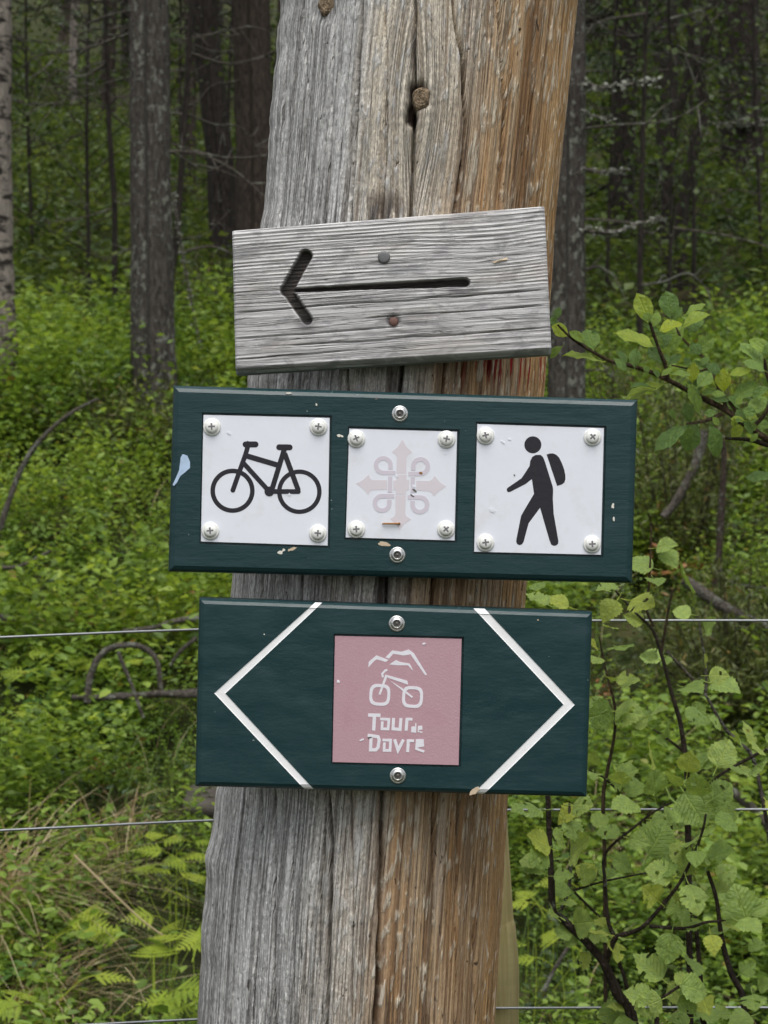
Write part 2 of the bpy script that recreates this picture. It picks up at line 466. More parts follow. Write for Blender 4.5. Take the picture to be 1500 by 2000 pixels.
def plain(name, col, rough=.4, var=.06, sc=300, metal=0, bd=.0003, spec=.5, dirt=None):
    t = NT(name); g = t.obj()
    n = t.noise(g, sc, 4)
    c = t.mix(n, tuple(x * (1 - var) for x in col), tuple(min(1, x * (1 + var)) for x in col))
    if dirt:
        d = t.ramp(t.noise(g, 45, 6, .7), [(.52, 0.), (.8, 1.)])
        c = t.mix(t.math('MULTIPLY', d, dirt[1]), c, dirt[0])
    return t.done(c, rough, t.bump(n, bd, .6), metal, spec)
M['plate'] = plain('white_plate', (.75, .775, .84), .38, .025, 60, dirt=((.56, .54, .51), .42))
M['ink'] = plain('black_print', (.012, .010, .016), .45, .1)
M['pink_a'] = plain('faded_pink_print', (.66, .61, .65), .45, .03, 40)
M['pink_b'] = plain('faded_mauve_print', (.61, .56, .635), .45, .04, 40)
M['mauve'] = plain('dusty_pink_plate', (.46, .285, .325), .42, .05, 700, dirt=((.40, .20, .24), .5))
M['mauve_edge'] = plain('pale_plate_print', (.74, .73, .78), .45, .02)
M['white_paint'] = plain('white_groove_paint', (.86, .86, .87), .42, .03, 120, dirt=((.62, .60, .55), .3))
M['cap'] = plain('ivory_screw_cap', (.76, .76, .73), .35, .02, 200)
M['recess_shade'] = plain('recess_shade_grey', (.16, .155, .165), .5, .2)  # dark grey that gives the cross recess its shade by colour
M['steel'] = plain('zinc_screw', (.62, .62, .61), .30, .1, 900, .9)
M['steel_dark'] = plain('screw_socket', (.14, .13, .12), .4, .3, 900, .6)
M['nail'] = plain('dull_nail_head', (.16, .16, .165), .55, .35, 1200, .5, .0006)
M['rust_nail'] = plain('rusty_nail_head', (.16, .085, .07), .7, .4, 1200, .2, .0006)
M['rusty'] = plain('rusty_staple', (.30, .14, .045), .6, .4, 700, .3)
M['chip_white'] = plain('bare_chipped_paint', (.70, .68, .60), .6, .15, 500)
M['chip_blue'] = plain('pale_blue_scrape', (.42, .55, .72), .5, .35, 160)
M['chip_wood'] = plain('bare_wood_chip', (.55, .44, .31), .7, .2, 500)
M['wire'] = plain('galvanised_wire', (.30, .315, .33), .5, .15, 300, .85)
M['rock'] = plain('grey_rock', (.10, .088, .08), .9, .4, 30, 0, .01, .2)
t = NT('green_treated_wood')
g = t.obj()
f = t.noise(t.mapv(g, (160, 160, 5)), 1, 5, .6, .4)
rg = t.noise(t.mapv(g, (8, 8, 85)), 1, 2)
c = t.mix(t.ramp(f, [(.3, 0.), (.7, 1.)]), (.27, .215, .085), (.46, .39, .20))
c = t.mix(t.ramp(rg, [(.45, 0.), (.7, .4)]), c, (.30, .27, .12))
M['treated'] = t.done(c, .75, t.bump(f, .002, .8), spec=.25)

# ------------------------------------------------------------------ terrain
_ty = np.array([-30, 1.5, 3.0, 3.8, 5.0, 7.0, 9.0, 12., 15., 25., 40., 60., 90., 140.])
_tz = np.array([0, 0, .02, .06, .20, .92, 1.66, 2.55, 3.35, 6.0, 10.2, 16.0, 26., 42.])
_yy = np.linspace(-30, 140, 3401)
_zz = np.interp(_yy, _ty, _tz)
_k = np.hanning(31); _k /= _k.sum()
_zz = np.convolve(np.pad(_zz, 15, mode='edge'), _k, 'valid')
def terr(x, y):
    x = np.asarray(x, float); y = np.asarray(y, float)
    z = np.interp(y, _yy, _zz)
    a = np.clip((y - 2.5) / 3, 0, 1)
    return z + a * (.34 * (fbm(x * .55 + 40, y * .55, 3, 3) - .5) + .14 * (vn(x * 1.9 + 9, y * 1.9, 8) - .5)) + .02 * (vn(x * 3, y * 3, 2) - .5)

def ground_hit(px, py, lift=0.0):
    """where the sight line of a measured photo point meets the ground (raised by lift)"""
    Y = np.linspace(2.4, 60, 2400)
    z = ZC + (1000 - py) * K * Y
    h = terr((px - 750) * K * Y, Y) + lift
    i = np.argmax(h > z)
    return P(px, py, Y[i])

xs = np.concatenate([np.linspace(-70, -7, 40), np.linspace(-6.8, 6.8, 120), np.linspace(7, 70, 40)])
ys = np.concatenate([np.linspace(-30, 2, 20), np.linspace(2.2, 16, 130), np.linspace(16.3, 140, 90)])
X, Yg = np.meshgrid(xs, ys)
mb = MB()
nx, ny = len(xs), len(ys)
i, j = np.meshgrid(np.arange(ny - 1), np.arange(nx - 1), indexing='ij')
mb.add(np.stack([X, Yg, terr(X, Yg)], -1).reshape(-1, 3), np.stack([i * nx + j, i * nx + j + 1, (i + 1) * nx + j + 1, (i + 1) * nx + j], -1).reshape(-1, 4))
gr = mb.build('ground', M['ground'], kind='structure')
gr['label'] = 'dark forest floor rising into the trees'
gr['category'] = 'ground'

# ------------------------------------------------------------------ log post
SIL = 1.845
post_px = np.array([-700, 0, 180, 430, 735, 1130, 1545, 1750, 2000, 2600, 4700])
post_l = np.array([598, 549, 535, 512, 481, 450, 420, 397, 380, 335, 175])
post_r = np.array([1190, 1131, 1112, 1086, 1067, 1031, 994, 982, 967, 930, 800])
def post_edges(py):
    return np.interp(py, post_px, post_l), np.interp(py, post_px, post_r)
YA = 1.858
th = np.concatenate([np.linspace(-180, -102, 18, endpoint=False), np.linspace(-102, 102, 700), np.linspace(102, 180, 18, endpoint=False)[1:]])
th = np.radians(th)
pyv = np.concatenate([np.linspace(-700, -40, 22, endpoint=False), np.linspace(-40, 2040, 310), np.linspace(2040, 4450, 30)[1:]])
TH, PY = np.meshgrid(th, pyv)
Lp, Rp = post_edges(PY)
sS = K * SIL
cx = ((Lp + Rp) / 2 - 750) * sS
rad = (Rp - Lp) / 2 * sS
Zp = ZC + (1000 - PY) * sS
x0 = cx + rad * np.sin(TH); y0 = YA - rad * np.cos(TH)
fx = 750 + x0 / (K * y0); fy = 1000 - (Zp - ZC) / (K * y0)          # where the bare surface shows in the measurements
front = sstep(np.radians(95), np.radians(80), np.abs(TH))
arc = TH * .128
cracks = [  # polyline in measured points, half width px, depth mm
    ([(884, -40), (888, 40), (902, 110), (907, 240), (898, 330), (889, 420), (868, 760), (846, 1150), (828, 1300)], 2.6, 13),
    ([(812, -10), (811, 60), (812, 150), (808, 200)], 3.0, 10),
    ([(811, 235), (806, 300), (801, 420), (784, 735), (772, 930), (757, 1140), (748, 1550), (742, 1800), (733, 2040)], 3.6, 18),
    ([(706, -40), (700, 150), (692, 300), (684, 430), (676, 735), (688, 1000), (686, 1160)], 2.4, 9),
    ([(634, 1500), (633, 1640), (627, 1720), (622, 1900)], 2.0, 9),
    ([(640, 1560), (646, 1660), (643, 1800), (636, 2040)], 3.2, 16),
    ([(648, 30), (650, 130), (645, 300), (636, 430), (600, 735)], 1.5, 5),
    ([(752, -40), (756, 100), (756, 300), (744, 430)], 1.4, 4),
    ([(968, -40), (986, 200), (976, 430), (955, 735)], 1.8, 6),
    ([(848, 1550), (849, 1760), (842, 1850), (834, 2040)], 2.6, 12),
    ([(536, 1550), (533, 1740), (536, 2040)], 1.6, 7),
    ([(512, 1550), (505, 1720), (490, 2040)], 1.3, 6),
    ([(572, 1550), (570, 1760), (575, 2040)], 1.2, 4),
    ([(686, 1550), (690, 1740), (687, 2040)], 1.5, 6),
    ([(570, 730), (560, 1160)], 1.5, 6), ([(525, 730), (510, 1160)], 1.5, 6), ([(635, 1120), (634, 1200)], 1.5, 6),
    ([(820, 735), (800, 1160)], 1.6, 7), ([(905, 700), (893, 1170)], 1.6, 7), ([(590, 1100), (585, 1200)], 1.3, 5),
    ([(932, 1550), (925, 1760), (930, 2040)], 1.6, 6), ([(895, 1550), (892, 2040)], 1.3, 4),
    ([(1050, -40), (1040, 200), (1015, 430)], 1.6, 5), ([(560, 60), (545, 430)], 1.4, 4), ([(590, 0), (600, 200), (585, 430)], 1.2, 3.5),
]
disp = np.zeros_like(TH)
for q, (pl, hw, dp) in enumerate(cracks):
    pl = np.array(pl, float)
    xc = np.interp(fy, pl[:, 1], pl[:, 0]) + 5 * (fbm(fy / 60, fy * 0 + q, 50 + q, 3) - .5)
    on = sstep(pl[0, 1] - 30, pl[0, 1] + 20, fy) * sstep(pl[-1, 1] + 30, pl[-1, 1] - 20, fy)
    w = hw * (.55 + .9 * vn(fy / 90, fy * 0 + 3.3, 80 + q))
    d = np.abs(fx - xc)
    disp -= dp * 1e-3 * on * np.exp(-(d / w) ** 2 * 1.2)
    disp -= .0012 * on * np.exp(-d / 14)                              # checks open with a rolled edge
# fibres, plates and flaking
disp += .0034 * (fbm(arc * 22 + 3, Zp * 1.4, 5, 3) - .5)
disp += .0014 * (fbm(arc * 110, Zp * 3.0, 9, 3) - .5)
rid = 1 - np.abs(2 * fbm(arc * 260, Zp * 5.0, 31, 2) - 1)
disp += .0009 * (rid - .7)
disp += .0006 * (fbm(arc * 500, Zp * 30, 23, 2) - .5)
disp += .0025 * sstep(-.75, -1.0, np.sin(TH)) * (fbm(Zp * 28, Zp * 0 + 1, 77, 3) - .5) * 4
# knots
def knot_field(kx, ky, rx, ry):
    return np.hypot((fx - kx) / rx, (fy - ky) / ry)
k1 = knot_field(818, 190, 19, 25) + .35 * (fbm(fx / 9, fy / 9, 401, 2) - .5)
k1b = knot_field(803, 226, 11, 24) + .9 * (fbm(fx / 8, fy / 8, 402, 2) - .5)
k2 = knot_field(638, 8, 28, 34)
disp -= .012 * front * (np.exp(-k1 ** 4) * .9 + np.exp(-k1b ** 4) * .8) + .004 * front * np.exp(-k2 ** 4)
swirl = np.exp(-(knot_field(820, 200, 95, 170)) ** 2) * front
disp += .006 * swirl
fl_u = arc * 330 + 1.2 * (fbm(arc * 90, Zp * 30, 201, 2) - .5)
flk = fbm(fl_u, Zp * 85 + 3 * (vn(arc * 60, Zp * 20, 203) - .5), 205, 3)
dens = sstep(.36, .66, fbm(arc * 22 + 5, Zp * 7, 207, 3))
flake = sstep(.68 - .12 * dens, .73 - .10 * dens, flk)
disp += .00035 * flake + .0005 * (fbm(arc * 330, Zp * 22, 209, 2) - .5)
rr_ = rad + disp * (.25 + .75 * front)
Vp = np.stack([cx + rr_ * np.sin(TH), YA - rr_ * np.cos(TH), Zp], -1)
u = (fx - (Lp + Rp) / 2) / ((Rp - Lp) / 2)
wob = (fbm(arc * 60, Zp * 2.2, 61, 3) - .5)
dkb = .8 * np.exp(-((fx - np.interp(fy, [0, 430, 735], [1050, 1008, 960])) / 24) ** 2) * sstep(560, 380, fy) * (.4 + 1.2 * fbm(arc * 90, Zp * 6, 311, 3)) * front
dkb = np.clip(dkb + .6 * np.exp(-((fx - np.interp(fy, [1500, 2000], [930, 905])) / 20) ** 2) * sstep(1500, 1560, fy) * fbm(arc * 90, Zp * 5, 313, 3) * 1.6 * front, 0, .9)
edge_o = sstep(.72, .96, u) * front
warm = sstep(-.08, .50, u + .55 * wob + .10 * sstep(1000, 1500, fy) - .06 * sstep(500, 100, fy)) * front + (1 - front) * .5
pale = sstep(-.48, -.20, u + .5 * wob) * (1 - .55 * sstep(450, 900, fy)) * front
stain = np.clip(1.1 * np.exp(-k1 ** 4) + 1.1 * np.exp(-k1b ** 4) + .8 * np.exp(-knot_field(808, 110, 7, 75) ** 2), 0, 1)
wat = sstep(330, 410, fy) * sstep(480, 440, fy) * sstep(690, 730, fx) * sstep(830, 770, fx) * sstep(.42, .6, fbm(arc * 140, Zp * 12, 91, 3))
stain = np.clip(stain + .75 * wat + .8 * np.exp(-((fx - (768 - (fy - 735) * .06)) / 16) ** 2) * sstep(690, 730, fy) * sstep(1250, 1150, fy), 0, 1) * front
stain = np.clip(stain + .45 * np.exp(-((fx - (738)) / 14) ** 2) * sstep(1500, 1560, fy) * front, 0, 1)
red = sstep(600, 660, fy) * sstep(790, 720, fy) * sstep(800, 1000, fx) * front + .9 * sstep(1055, 1075, fx) * sstep(450, 560, fy) * sstep(800, 720, fy) * front
# grain flows round the knots
gx = arc + .018 * swirl * np.sign(fx - 812) * np.exp(-np.abs(fx - 812) / 55) * -1
GR = np.stack([gx, Zp, TH * 0], -1)
n0, n1 = TH.shape
i, j = np.meshgrid(np.arange(n0 - 1), np.arange(n1), indexing='ij')
j2 = (j + 1) % n1
mb = MB()
mb.add(Vp.reshape(-1, 3), np.stack([(i + 1) * n1 + j, (i + 1) * n1 + j2, i * n1 + j2, i * n1 + j], -1).reshape(-1, 4))
ctop = np.vstack([Vp[0], [[cx[0, 0], YA, Zp[0, 0] + .01]]])
mb.add(ctop, [[q, (q + 1) % n1, n1] for q in range(n1)])
ext = n1 + 1
def padA(a): return np.concatenate([a.ravel(), a[0].ravel(), a[0, :1].ravel()])
log = thing('log_post', (cx[-1, 0], YA, 0), 'thick weathered log post, half silver grey and half brown, behind the three signs', 'post')
mb.build('post_wood', M['log'], log, True, {'gr': np.vstack([GR.reshape(-1, 3), GR[0], GR[0, :1]]), 'warm': padA(warm), 'pale': padA(pale), 'stain': padA(stain), 'red': padA(red), 'flake': padA(flake), 'edge': padA(edge_o), 'dkb': padA(dkb)})
def knot(px, py, Y, rx, rz, dom):
    mb = MB()
    o = P(px, py, Y)
    mb.lathe((0, 0, 0), [(.001, dom * .9), (.35, dom * .95), (.6, dom), (.8, dom * .92), (.93, dom * .55), (1.0, -.2 * dom), (1.05, -2.4 * dom)], 32)
    v = mb.v[0]
    a = np.arctan2(v[:, 2], v[:, 0]); q = 1 + .34 * (vn(a * 1.5 + 9, a * 0, int(px)) - .5)
    v[:, 0] *= rx * q; v[:, 2] *= rz * q
    v[:, 1] += .0022 * (vn(v[:, 0] * 420, v[:, 2] * 420, 3) - .5)
    ob = mb.build('knot', M['knot'], None)
    ob.location = o
    ob.parent = log; ob.matrix_parent_inverse = log.matrix_world.inverted()
    return ob
knot(822, 192, 1.731, .0074, .0094, .0045)
knot(640, 8, 1.768, .0085, .0095, .003)

# ------------------------------------------------------------------ signs
def bil(c, a, b):
    c = np.asarray(c, float); a = np.asarray(a)[..., None]; b = np.asarray(b)[..., None]
    return c[0] * (1 - a) * (1 - b) + c[1] * a * (1 - b) + c[2] * a * b + c[3] * (1 - a) * b
def xz(pts, Y):
    pts = np.asarray(pts, float)
    return np.column_stack([(pts[:, 0] - 750) * K * Y, ZC + (1000 - pts[:, 1]) * K * Y])
def inset(c, l, t_, r, b):
    c = np.asarray(c, float)
    ex = (c[1] - c[0]) / np.linalg.norm(c[1] - c[0]); ey = (c[3] - c[0]) / np.linalg.norm(c[3] - c[0])
    return np.array([c[0] + ex * l + ey * t_, c[1] - ex * r + ey * t_, c[2] - ex * r - ey * b, c[3] + ex * l - ey * b])
def in_poly(p, poly):
    x, y = p; c = False; n = len(poly)
    for q in range(n):
        x1, y1 = poly[q]; x2, y2 = poly[(q + 1) % n]
        if (y1 > y) != (y2 > y) and x < (x2 - x1) * (y - y1) / (y2 - y1) + x1: c = not c
    return c

# --- carved arrow board
AC = [(453, 450), (1064, 402), (1078, 690), (460, 730)]
def seg_d(px, py, a, b):
    a = np.array(a, float); b = np.array(b, float); d = b - a
    t_ = np.clip(((px - a[0]) * d[0] + (py - a[1]) * d[1]) / d.dot(d), 0, 1)
    return np.hypot(px - a[0] - t_ * d[0], py - a[1] - t_ * d[1]), t_
na, nb = 340, 240
A, B = np.meshgrid(np.linspace(0, 1, na), np.linspace(0, 1, nb))
pp = bil(AC, A, B)
qx, qy = pp[..., 0], pp[..., 1]
lx, ly = A * .247, B * .115
edge_t, edge_b, edge_l, edge_r = ly, .115 - ly, lx, .247 - lx
dep = .0035 * (1 - np.sqrt(np.clip(1 - (1 - np.clip(edge_t / .0028, 0, 1)) ** 2, 0, 1)))
dep += .0075 * (1 - np.clip(edge_b / .0048, 0, 1)) ** 1.3
dep += .003 * (1 - np.clip(edge_l / .002, 0, 1)) ** 2 + .003 * (1 - np.clip(edge_r / .0035, 0, 1)) ** 2
# year rings: close together above, wide and cracked below
warp = ly + .0016 * (fbm(lx * 9, ly * 25, 4, 3) - .5) * 2
warp = warp - .0045 * np.exp(-((lx - .20) / .05) ** 2) * np.exp(-((ly - .035) / .03) ** 2)
wr2 = warp + .0022 * (fbm(lx * 3, ly * 60, 44, 2) - .5)
ph = np.where(wr2 < .062, wr2 / .0029, .062 / .0029 + (wr2 - .062) / .0055)
ring = np.clip(.5 + .5 * np.sin(ph * 2 * np.pi + 2.2 * fbm(lx * 6, ly * 40, 12, 2)), 0, 1) ** 1.6
ring *= .25 + .70 * sstep(.3, .6, fbm(lx * 16, ly * 60, 14, 3)) * sstep(.075, .055, ly) + .15
dep += -.00025 * ring + .0005 * (fbm(lx * 14, ly * 700, 6, 3) - .5)
dS, tS = seg_d(qx, qy, (566, 567), (909, 551))
d1, t1 = seg_d(qx, qy, (560, 567), (597, 500))
d2, t2 = seg_d(qx, qy, (560, 567), (600, 624))
rag = 2.4 * (fbm(lx * 120, ly * 120, 21, 3) - .5)
cS = sstep(0, 4.0, (5.5 + 4.5 * tS) - dS + rag)
c1 = sstep(0, 4.5, 14.0 - d1 + rag)
c2 = sstep(0, 4.5, 12.0 - d2 + rag)
carve = np.maximum(np.maximum(cS, c1), c2)
floor_ = np.maximum(np.maximum(cS * (.0085 + .001 * tS), c1 * .0085), c2 * .008)
dep += floor_ + carve * .0010 * (fbm(lx * 60, ly * 900, 33, 2) - .5)
pitn = np.exp(-(np.hypot(qx - 768, qy - 628) / 13) ** 4)
dep += .0025 * pitn
lchk = lambda y0_, x0_, x1_, dpt, s: dpt * np.exp(-((qy - (y0_ - (qx - 460) * .072 + 3 * (vn(qx / 50, qx * 0, s) - .5))) / 1.3) ** 2) * sstep(x0_, x0_ + 40, qx) * sstep(x1_, x1_ - 60, qx)
dep += lchk(610, 450, 1080, .003, 1) + lchk(662, 450, 800, .003, 2) + lchk(684, 560, 1080, .0025, 3) + lchk(640, 700, 1080, .002, 4) + lchk(702, 450, 700, .002, 5)
stain = np.clip(1.1 * np.exp(-((qx - 790) / 70) ** 2 - ((qy - 645) / 22) ** 2) * sstep(.35, .6, fbm(lx * 40, ly * 260, 41, 3)) +
                .85 * np.exp(-((qx - 598) / 22) ** 2 - ((qy - 636) / 12) ** 2) +
                .7 * np.exp(-((qx - 900) / 35) ** 2 - ((qy - 569) / 9) ** 2) + .8 * pitn +
                .4 * np.exp(-((qx - 690) / 90) ** 2 - ((qy - 585) / 8) ** 2), 0, 1)
YF = YB
wx = xz(pp.reshape(-1, 2), YF)
V = np.column_stack([wx[:, 0], YF + dep.ravel(), wx[:, 1]])
i, j = np.meshgrid(np.arange(nb - 1), np.arange(na - 1), indexing='ij')
mb = MB()
mb.add(V, np.stack([i * na + j, (i + 1) * na + j, (i + 1) * na + j + 1, i * na + j + 1], -1).reshape(-1, 4))
idx = np.concatenate([np.arange(na), np.arange(1, nb) * na + na - 1, (nb - 1) * na + np.arange(na - 2, -1, -1), np.arange(nb - 2, 0, -1) * na])
rim = V[idx]; bk = rim.copy(); bk[:, 1] = YF + .030
m_ = len(idx); q = np.arange(m_)
mb.add(np.vstack([rim, bk]), np.stack([q, (q + 1) % m_, (q + 1) % m_ + m_, q + m_], 1))
cb = np.vstack([bk, bk.mean(0)[None]])
mb.add(cb, np.stack([q, (q + 1) % m_, np.full(m_, m_)], 1))
G0 = np.stack([lx, ly, lx * 0], -1).reshape(-1, 3)
Gs = np.vstack([G0, G0[idx], G0[idx] + [0, 0.03, 0], G0[idx] + [0, .03, 0], [[.1, .05, 0]]])
fl = lambda a: np.concatenate([a.ravel(), a.ravel()[idx], a.ravel()[idx], a.ravel()[idx], [0]])
arrow = thing('arrow_sign', P(765, 710, YF + .03), 'bleached grey wooden board with a carved arrow pointing left, topmost of the three signs', 'sign')
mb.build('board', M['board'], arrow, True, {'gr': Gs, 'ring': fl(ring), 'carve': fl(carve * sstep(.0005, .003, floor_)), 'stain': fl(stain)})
mb = MB(); mb.lathe(P(750, 502, YF - .0008), [(0.0001, .0006), (.0035, .0007), (.0046, .0004), (.0049, -.0006), (.0049, -.004)], 24)
mb.build('nail', M['nail'], arrow)
mb = MB(); mb.lathe(P(769, 628, YF + .0015), [(0.0001, .0009), (.0028, .0008), (.0036, .0002), (.0038, -.004)], 20)
nl = mb.build('nail', M['rust_nail'], arrow); nl['label'] = 'small rusty nail sunk in a dark pit'
mb = MB()
mb.add([P(960, 512, YF - .0002), P(990, 503, YF - .0006), P(992, 507, YF - .0012), P(966, 514, YF - .001), P(975, 508, YF - .0018)], [[0, 1, 4], [1, 2, 4], [2, 3, 4], [3, 0, 4]])
mb.build('splinter', M['chip_wood'], arrow, False)

# --- painted boards with pockets and routed grooves
def painted_board(parent, corners, bev, thick, pockets, grooves, mat, mats_in, pdepth=.0032):
    c = np.asarray(corners, float)
    ins = inset(c, bev, bev, bev, bev)
    polys = [ins] + [np.asarray(p, float) for p in pockets] + [np.asarray(g_, float) for g_ in grooves]
    verts, faces = [], []
    for p in polys:
        faces.append(list(range(len(verts), len(verts) + len(p)))); verts += [Vector((a[0], -a[1])) for a in p]
    edges = [(f[k], f[(k + 1) % len(f)]) for f in faces for k in range(len(f))]
    res = delaunay_2d_cdt(verts, edges, [], 0, 1e-4)
    pv = np.array([(p[0], -p[1]) for p in res[0]])
    keep = []
    for f in res[2]:
        ce = pv[list(f)].mean(0)
        if in_poly(ce, polys[0]) and not any(in_poly(ce, p) for p in polys[1:]): keep.append(list(f))
    mb = MB()
    w2 = xz(pv, YB)
    mb.add(np.column_stack([w2[:, 0], np.full(len(w2), YB), w2[:, 1]]), keep)
    def ringv(poly, y):
        w = xz(poly, YB); return np.column_stack([w[:, 0], np.full(len(w), y), w[:, 1]])
    def strip(p0, y0_, p1, y1_):
        n = len(p0); q = np.arange(n)
        mb.add(np.vstack([ringv(p0, y0_), ringv(p1, y1_)]), np.stack([q, (q + 1) % n, (q + 1) % n + n, q + n], 1))
    # rounded bevel, sides and back
    b1 = inset(c, bev * .45, bev * .45, bev * .45, bev * .45); b2 = inset(c, bev * .12, bev * .12, bev * .12, bev * .12)
    e = bev * K * YB
    strip(ins, YB, b1, YB + e * .28); strip(b1, YB + e * .28, b2, YB + e * .72); strip(b2, YB + e * .72, c, YB + e * 1.35)
    strip(c, YB + e * 1.35, c, YB + thick)
    mb.add(ringv(c, YB + thick), [[3, 2, 1, 0]])
    for p in pockets:
        p = np.asarray(p, float)
        strip(p[::-1], YB, p[::-1], YB + pdepth)
        mb.add(ringv(p, YB + pdepth), [[0, 1, 2, 3]])
    return mb.build('board', mat, parent, False)

def plate(parent, q, mat, ydep=.0009, th_=.0018, name='plate'):
    w = xz(q, YB); n = 4
    mb = MB()
    e = .0003
    cen = w.mean(0); wi = w + (cen - w) / np.linalg.norm(cen - w, axis=1)[:, None] * e
    y1 = YB + ydep
    F = np.column_stack([wi[:, 0], np.full(4, y1), wi[:, 1]]); S = np.column_stack([w[:, 0], np.full(4, y1 + e), w[:, 1]]); Bk = S.copy(); Bk[:, 1] = y1 + th_
    mb.add(np.vstack([F, S, Bk]), [[0, 3, 2, 1]] + [[k, (k + 1) % 4, (k + 1) % 4 + 4, k + 4] for k in range(4)] + [[k + 4, (k + 1) % 4 + 4, (k + 1) % 4 + 8, k + 8] for k in range(4)] + [[8, 9, 10, 11]])
    o = mb.build(name, mat, parent, False)
    return o

def cap_screw(parent, px, py, rot, tip=(0, 0)):
    y = YB + .0009
    o = P(px, py, y)
    mb = MB()
    mb.lathe(o, [(.0068, -.0002), (.0069, .0009), (.0065, .0014), (.0058, .0016), (.0050, .0015), (.0049, .0022), (.0046, .0031), (.0038, .0038), (.0024, .0042), (.0001, .0043)], 32)
    s = mb.build('screw', M['cap'], parent)
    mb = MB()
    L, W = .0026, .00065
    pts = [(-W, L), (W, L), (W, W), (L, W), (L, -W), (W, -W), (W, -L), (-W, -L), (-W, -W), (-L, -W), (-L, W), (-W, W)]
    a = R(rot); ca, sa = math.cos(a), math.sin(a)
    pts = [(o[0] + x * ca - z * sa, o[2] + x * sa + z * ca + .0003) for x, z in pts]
    mb.prism(pts, y - .0030, y - .00432)  # no recess is cut: a flush dark cross stands in for its shade
    mb.build('painted_recess', M['recess_shade'], s, False)

def socket_screw(parent, px, py):
    o = P(px, py, YB)
    mb = MB()
    mb.lathe(o, [(.0063, -.001), (.0064, .0004), (.0060, .0009), (.0052, .0010), (.0050, .0009), (.0047, .0014), (.0040, .0021), (.0031, .0024), (.0029, .0023), (.0028, .0008), (.0026, .0007)], 32)
    s = mb.build('screw', M['steel'], parent)
    mb = MB()
    mb.lathe(o, [(.0028, .0008), (.0016, .0006), (.0012, .0011), (.0001, .0012)], 6)
    mb.build('socket', M['steel_dark'], s)

class Ink:
    """flat print: strokes and shapes a few hundredths of a millimetre proud of their plate, laid in thin layers"""
    def __init__(self, org, sc, y=None):
        self.mb = MB(); self.o = org; self.s = sc; self.y = (YB + .0009 if y is None else y); self.k = 0
    def w(self, pts):
        pts = np.asarray(pts, float)
        return np.column_stack([self.o[0] + pts[:, 0] / self.s, self.o[1] + pts[:, 1] / self.s])
    def poly(self, pts):
        self.k += 1
        f = self.y - .00008 - .000012 * self.k
        self.mb.prism(xz(self.w(pts), YB), self.y + .0001, f)
    def stroke(self, pts, wd, round_=False, closed=False):
        pts = [np.array(p, float) for p in pts]
        n = len(pts); L, Rr = [], []
        for q in range(n):
            a = pts[q - 1] if (q or closed) else None
            b = pts[(q + 1) % n] if (q < n - 1 or closed) else None
            d1 = (pts[q] - a) / np.linalg.norm(pts[q] - a) if a is not None else None
            d2 = (b - pts[q]) / np.linalg.norm(b - pts[q]) if b is not None else None
            if d1 is None: d1 = d2
            if d2 is None: d2 = d1
            n1 = np.array([-d1[1], d1[0]]); n2 = np.array([-d2[1], d2[0]])
            m_ = n1 + n2; m_ /= np.linalg.norm(m_)
            s_ = wd / 2 / max(.35, m_.dot(n1))
            L.append(pts[q] + m_ * s_); Rr.append(pts[q] - m_ * s_)
        if closed:
            self.ring(L, Rr); return
        if round_:
            def cap(c, frm, to):
                a0 = math.atan2(*(frm - c)[::-1]); r_ = wd / 2
                return [c + r_ * np.array([math.cos(a0 - math.pi * t_), math.sin(a0 - math.pi * t_)]) for t_ in np.linspace(0, 1, 9)[1:-1]]
            e = cap(pts[-1], L[-1], Rr[-1]); s_ = cap(pts[0], Rr[0], L[0])
            self.poly(L + e + Rr[::-1] + s_)
        else:
            self.poly(L + Rr[::-1])
    def ring(self, outer, inner):
        self.k += 1
        f = self.y - .00008 - .000012 * self.k
        a = xz(self.w(outer), YB); b = xz(self.w(inner), YB); n = len(a); q = np.arange(n)
        V = np.vstack([np.column_stack([a[:, 0], np.full(n, f), a[:, 1]]), np.column_stack([b[:, 0], np.full(n, f), b[:, 1]])])
        self.mb.add(V, np.stack([q, (q + 1) % n, (q + 1) % n + n, q + n], 1))
        V2 = V.copy(); V2[:, 1] = self.y + .0001
        self.mb.add(np.vstack([V[:n], V2[:n]]), np.stack([q, (q + 1) % n, (q + 1) % n + n, q + n], 1))
        self.mb.add(np.vstack([V[n:], V2[n:]]), np.stack([q, (q + 1) % n, (q + 1) % n + n, q + n], 1))
    def circle(self, c, r):
        a = np.linspace(0, 2 * np.pi, 40, endpoint=False)
        self.poly(np.column_stack([c[0] + r * np.cos(a), c[1] + r * np.sin(a)]))
    def annulus(self, c, ro, ri):
        a = np.linspace(0, 2 * np.pi, 72, endpoint=False)
        u_ = np.column_stack([np.cos(a), np.sin(a)])
        self.ring(np.array(c) + ro * u_, np.array(c) + ri * u_)
    def done(self, name, mat, parent): return self.mb.build(name, mat, parent, False)

def chip(parent, pts, mat, lift=.00025, name='paint_chip'):
    w = xz(pts, YB); mb = MB(); mb.prism(w, YB + .0003, YB - lift); return mb.build(name, mat, parent, False)
def blob(px, py, rx, ry, seed, n=11, rot=0):
    a = np.linspace(0, 2 * np.pi, n, endpoint=False); r_ = .6 + .8 * np.array([float(vn(q * 1.7, seed * 3.1, seed)) for q in range(n)])
    x, y = rx * r_ * np.cos(a), ry * r_ * np.sin(a); c_, s_ = math.cos(rot), math.sin(rot)
    return np.column_stack([px + x * c_ - y * s_, py + x * s_ + y * c_])

